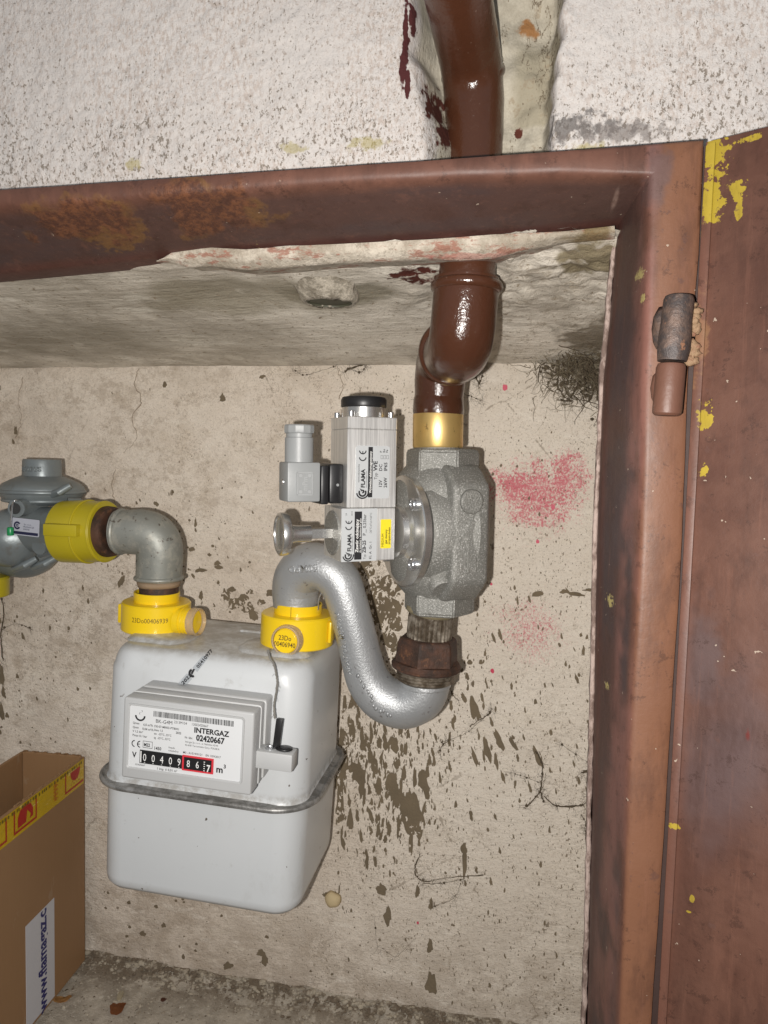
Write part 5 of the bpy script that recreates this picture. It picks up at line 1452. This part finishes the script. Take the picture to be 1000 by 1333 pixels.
poly_bm([[(ym - .013, t_lo + th * .26), (ym - .013, t_lo + th * .62), (ym - .009, t_lo + th * .84), (ym, t_lo + th * .92), (ym + .009, t_lo + th * .84), (ym + .013, t_lo + th * .62), (ym + .013, t_lo + th * .34), (ym + .007, t_lo + th * .30), (ym + .009, t_lo + th * .46), (ym + .003, t_lo + th * .68), (ym + .001, t_lo + th * .28)]], tf, TU_, TW_, .0003, b)
yD = ypx(8, 1090)
tq(yD - .0022, yD, .12, .96); tq(yD - .040, yD - .0022, .12, .20); tq(yD - .036, yD - .034, .3, .9)
ye = ypx(72, 1030)
for i in range(16):
    z0 = .2 + .045 * i; tq(ye - .004 + .0015 * math.sin(i * 2.3), ye + .002 + .0025 * math.sin(i * 1.7), z0, z0 + .022)
obj('tape_marks', b, M_TRED, cbx, kind='stuff')
b = bmesh.new(); rz_ = random.Random(9)
y = -.008
while y > -.16:
    w = rz_.uniform(.0015, .004); quad_bm([(y - w, y, t_hi - .0045, t_hi - .001)], tf, TU_, TW_, .0004, b); y -= w + rz_.uniform(.001, .004)
obj('tape_print', b, plain('tape_olive', (.14, .10, .01), .5), cbx)
# white label with rotated web address
s1 = FB(70, 1171); s2 = FB(33, 1204); s3 = FB(68, 1300)
zt = (s1.z + s2.z) / 2
print('LABEL', s1, s2, s3)
lab = obj('label', prism([(s2.y, .004), (s1.y, .004), (s1.y, zt), (s2.y, zt)], (.0001, 0, 0), TU_, TW_, (1, 0, 0), .0005), plain('white_label', (.50, .50, .53), .5, 0, 0, 100, .04), cbx)
ly = (s1.y + s2.y) / 2 + .004
fs = .0205
obj('print', text_bm([('www.flamagaz.c', 0, -.006, fs, .90, .03, 0, 'RIGHT')], V((.0006, ly, zt - .001)), V((0, 0, 1)), V((0, -1, 0)), .0003), plain('blue_print', (.016, .016, .12), .5), lab)

# ================================================================ RUBBLE, FLAKES
mrb = M('rubble'); c = mrb.mix(mrb.step(mrb.noise(70, 3, .6), .4, .6), (.15, .115, .08), (.42, .37, .29))
M_RUB = mrb.done(c, .9, 0, mrb.bump(mrb.noise(500, 3, .7), .8, .0008))
b = bmesh.new(); rr2 = random.Random(21)
def stone(b, c, s):
    q = bmesh.new(); bmesh.ops.create_icosphere(q, subdivisions=1, radius=1)
    sd = rr2.random() * 50; sc = V((rr2.uniform(.7, 1.4), rr2.uniform(.6, 1.2), rr2.uniform(.4, .9))) * s
    for v in q.verts:
        k = 1 + .45 * mnoise.noise(v.co * 1.5 + V((sd, 0, 0))); v.co = V((v.co.x * sc.x, v.co.y * sc.y, v.co.z * sc.z)) * k + c
    me = bpy.data.meshes.new('t'); q.to_mesh(me); q.free(); b.from_mesh(me); bpy.data.meshes.remove(me)
for i in range(2300):
    x = rr2.uniform(-.55, .02); d = rr2.expovariate(1 / .011) if rr2.random() < .72 else rr2.uniform(0, .14)
    y = YB - .002 - min(d, .2); s = .0005 + .0022 * rr2.random() ** 3 + (rr2.uniform(.0006, .0022) if d < .016 and rr2.random() < .30 else 0)
    fp = floor_p(x, y); stone(b, fp + V((0, 0, s * .3)), s)
obj('rubble', b, M_RUB, kind='stuff', smooth=0)
def on_floor(px, py):
    z = -.635
    for _ in range(6):
        q = PZp(px, py, z); z = floor_p(q.x, q.y).z
    return PZp(px, py, z)
def chip(name, label, cat, px, py, w, h, col, curl=.3, th=.0008, seed=1, group=None, rot=0):
    q = on_floor(px, py) + V((0, 0, .0012)); t = thing(name, label, cat, q, (0, 0, rot), group)
    b = bmesh.new(); n = 9; g = []
    for i in range(n):
        r_ = []
        for j in range(n):
            u, v_ = i / (n - 1) * 2 - 1, j / (n - 1) * 2 - 1
            k = 1 / max(1, math.hypot(u, v_)); uu, vv = u * k, v_ * k
            e_ = 1 + .25 * mnoise.noise(V((uu * 2, vv * 2, seed)))
            r_.append(b.verts.new((uu * w * e_, vv * h * e_, curl * w * (uu * uu) + .15 * w * mnoise.noise(V((u * 2, v_ * 2, seed + 5))) + .001)))
        g.append(r_)
    for i in range(n - 1):
        for j in range(n - 1): b.faces.new((g[i][j], g[i + 1][j], g[i + 1][j + 1], g[i][j + 1]))
    r2 = bmesh.ops.solidify(b, geom=b.faces[:], thickness=th)
    obj('flake', b, plain(name + '_skin', col, .55, 0, .4, 300, .3), t, smooth=60)
chip('dry_leaf', 'curled reddish-brown dry scrap lying on the niche floor', 'dry leaf', 153, 1316, .0085, .0095, (.30, .11, .04), .45, seed=2, rot=.4)
chip('paint_flake', 'narrow cream flake standing beside the reddish-brown scrap on the floor', 'paint flake', 157, 1299, .0035, .0085, (.62, .55, .40), .5, seed=5, rot=.3)
chip('dry_leaf', 'tan curled scrap lying against the foot of the cardboard box', 'dry leaf', 80, 1304, .0120, .0050, (.50, .27, .10), .35, seed=8, rot=.25)
chip('dry_leaf', 'small dark red-brown crumb on the floor right of the curled scrap', 'dry leaf', 213, 1304, .0035, .0032, (.14, .055, .035), .3, seed=11)
# yellowish chip on the wall right of the meter
q = P(433, 1172, YB - .003)
ws = thing('plaster_chip', 'yellowish loose plaster chip stuck to the wall right of the meter base', 'plaster chip', q)
b = bmesh.new(); n = 12; ri = []
for k, (s, dy) in enumerate(((1, .003), (.85, -.0015), (.4, -.004))):
    ri.append([V((s * .0105 * math.cos(a) * (1 + .25 * mnoise.noise(V((math.cos(a) * 1.5, math.sin(a) * 1.5, 3)))), dy, s * .0095 * math.sin(a) * (1 + .3 * mnoise.noise(V((math.cos(a) * 1.5, math.sin(a) * 1.5, 8)))))) for a in [2 * math.pi * i / 22 for i in range(22)]])
obj('chip', loft(ri), plain('yellowish_plaster', (.55, .44, .26), .8, 0, .8, 200, .2), ws, smooth=180)

# ================================================================ DUSTY WEBS
M_WEB = plain('dusty_web', (.085, .064, .040), .95, 0, 0, 100, .3)
M_WEB2 = plain('pale_dusty_web', (.17, .14, .09), .95, 0, 0, 100, .3)
rw = random.Random(31)
def walk(p, d, n, step, r, b, curl=.5, flat=.5, lim=None):
    path = []; p = V(p); d = V(d).normalized(); s = rw.random() * 99
    for i in range(n):
        path.append((p.copy(), max(r * (1 - .75 * i / n), .00008)))
        t = V((mnoise.noise(V((i * .35, s, 0))), flat * mnoise.noise(V((i * .35, s, 9))), mnoise.noise(V((i * .35, s, 20)))))
        d = (d + t * curl).normalized(); p = p + d * step
        if p.y > YB - .0015: p.y = YB - .0015
    tube(path, 4, b, cap=False)
# the tangle in the upper right corner
web = bmesh.new(); core = [P(768, 440, .765), P(778, 470, .77), P(748, 475, .775), P(762, 488, .785), P(774, 425, .76), P(780, 500, .785), P(762, 455, .77), P(778, 410, .74), P(755, 430, .75), P(735, 488, .79)]
for i in range(430):
    c0 = rw.choice(core) + V((rw.gauss(-.003, .014), rw.gauss(0, .007), rw.gauss(0, .014)))
    c0.y = min(c0.y, YB - .002)
    walk(c0, (rw.gauss(-.15, 1), rw.gauss(0, .4), rw.gauss(-.1, 1)), rw.randint(8, 20), .0019, rw.choice((.00010, .00014, .00022, .0006)), web, .7)
for i in range(190):
    c0 = rw.choice(core) + V((rw.gauss(0, .010), rw.gauss(0, .004), rw.gauss(0, .011))); c0.y = min(c0.y, YB - .002)
    join(web, blob(c0, (rw.uniform(.0006, .0026), rw.uniform(.0006, .0016), rw.uniform(.0006, .0030)), i, .9, 2, 2.5))
obj('corner_web', web, M_WEB, kind='stuff', smooth=0)
web = bmesh.new()
for i in range(460):
    c0 = rw.choice(core) + V((rw.gauss(-.006, .016), rw.gauss(0, .006), rw.gauss(.004, .014))); c0.y = min(c0.y, YB - .002)
    walk(c0, (rw.gauss(0, 1), rw.gauss(0, .4), rw.gauss(0, 1)), rw.randint(8, 18), .0020, .0003, web, .9)
obj('corner_web_dust', web, M_WEB2, kind='stuff', smooth=0)
web = bmesh.new()
def wstr(pts, r, b, Y=YB - .0022, jit=.0006, lumps=0):
    path = smooth_path([(P(x, y, Y), r * rw.uniform(.6, 1.4)) for x, y in pts], 8)
    path = [(p + V((mnoise.noise(p * 300) * jit, 0, mnoise.noise(p * 300 + V((5, 5, 5))) * jit)), max(q * (1 + .6 * mnoise.noise(p * 350)), .0001)) for p, q in path]
    tube(path, 6, b, cap=False)
    for i in range(lumps):
        p, _ = rw.choice(path); join(b, blob(p, (rw.uniform(.0006, .0016),) * 3, i, .6, 1))
def web_thing(label, lines, lumps=4, extra=8):
    b = bmesh.new()
    for pts, r in lines:
        wstr(pts, r * .62, b, jit=.0013, lumps=lumps)
        for i in range(extra * 2):
            p0 = rw.choice(pts); walk(P(p0[0] + rw.uniform(-4, 4), p0[1] + rw.uniform(-4, 4), YB - .0022), (rw.gauss(0, 1), 0, rw.gauss(0, 1)), rw.randint(4, 10), .0013, .00013, b, .9, .1)
    x, y = lines[0][0][0]
    o = obj('cobweb', b, M_WEB, smooth=0); tag(o, label, 'cobweb', 'dusty cobwebs on the niche wall'); return o
web_thing('dark looping cobweb threads hanging below the corner tangle', [([(728, 490), (726, 502), (734, 516), (742, 520)], .0013), ([(732, 486), (735, 505), (743, 518)], .0008), ([(760, 492), (750, 506), (743, 519)], .0010), ([(743, 519), (758, 519), (768, 508), (772, 496)], .0005), ([(730, 520), (738, 522), (744, 521)], .0016), ([(782, 490), (779, 515), (783, 528)], .0020), ([(700, 478), (712, 480), (725, 486)], .0005), ([(722, 490), (705, 484), (711, 498), (722, 490)], .0003)], 3, 10)
web_thing('broad cobweb with dark knots low on the right of the wall', [([(697, 978), (705, 992), (706, 1010), (704, 1030), (709, 1044)], .0009), ([(709, 1037), (722, 1048), (745, 1050), (760, 1047)], .0013), ([(704, 1030), (690, 1046), (681, 1052)], .0008), ([(758, 1048), (768, 1040), (772, 1020), (771, 1008), (757, 1005)], .0007), ([(757, 1006), (766, 1004), (771, 1009)], .0018), ([(730, 968), (750, 982), (770, 997)], .0003), ([(705, 1020), (680, 1010), (665, 1005)], .0003), ([(756, 1060), (764, 1075), (762, 1083)], .0006)], 6, 14)
web_thing('thin horizontal cobweb with a hooked left end, below the large flaked spot', [([(547, 1112), (541, 1128), (542, 1140), (552, 1147), (565, 1146), (590, 1142), (630, 1140)], .0009), ([(552, 1150), (575, 1150), (605, 1144)], .0006), ([(565, 1180), (590, 1170), (600, 1150)], .0003)], 4, 14)
web_thing('faint cobweb threads beside the bottom bend of the silver pipe', [([(575, 990), (573, 975), (584, 963), (575, 966)], .0005), ([(584, 964), (610, 952), (640, 925)], .0003), ([(612, 945), (628, 935), (640, 927)], .0009), ([(585, 888), (590, 905), (598, 912)], .0004)], 3, 10)
web_thing('short dark web marks along the top edge of the wall, right of the pipe bends', [([(613, 478), (618, 490), (625, 500)], .0011), ([(603, 512), (615, 516), (627, 522)], .0004), ([(620, 470), (628, 486), (624, 498)], .0005)], 4, 14)
web_thing('dusty web smudge on the top edge of the wall, left of the pipe bends', [([(448, 484), (460, 478), (476, 474)], .0013), ([(452, 480), (470, 484), (478, 474)], .0004), ([(437, 476), (400, 488), (385, 483)], .0003)], 4, 10)
web_thing('curled web thread near the floor below the flaked spots', [([(499, 1235), (515, 1246), (530, 1232), (541, 1222)], .0003), ([(488, 1200), (492, 1240)], .0002)], 1, 3)
web_thing('dark web streaks at the left picture edge below the regulator', [([(2, 780), (5, 800), (1, 830), (4, 860)], .0010), ([(0, 820), (20, 812), (40, 818)], .0003)], 5, 12)
# crack lines on the left of the wall
crk = bmesh.new()
for pts in ([(180, 480), (176, 500), (184, 522), (172, 545), (178, 570), (160, 590)], [(150, 610), (146, 640), (150, 660)], [(440, 480), (446, 500), (442, 520)], [(30, 490), (24, 520), (28, 545), (20, 570)], [(700, 1290), (690, 1300), (700, 1320)]):
    wstr(pts, .00035, crk, YB - .0016, .0025)
obj('wall_crack', crk, plain('crack_shadow', (.30, .24, .18), .9), kind='stuff', smooth=0)
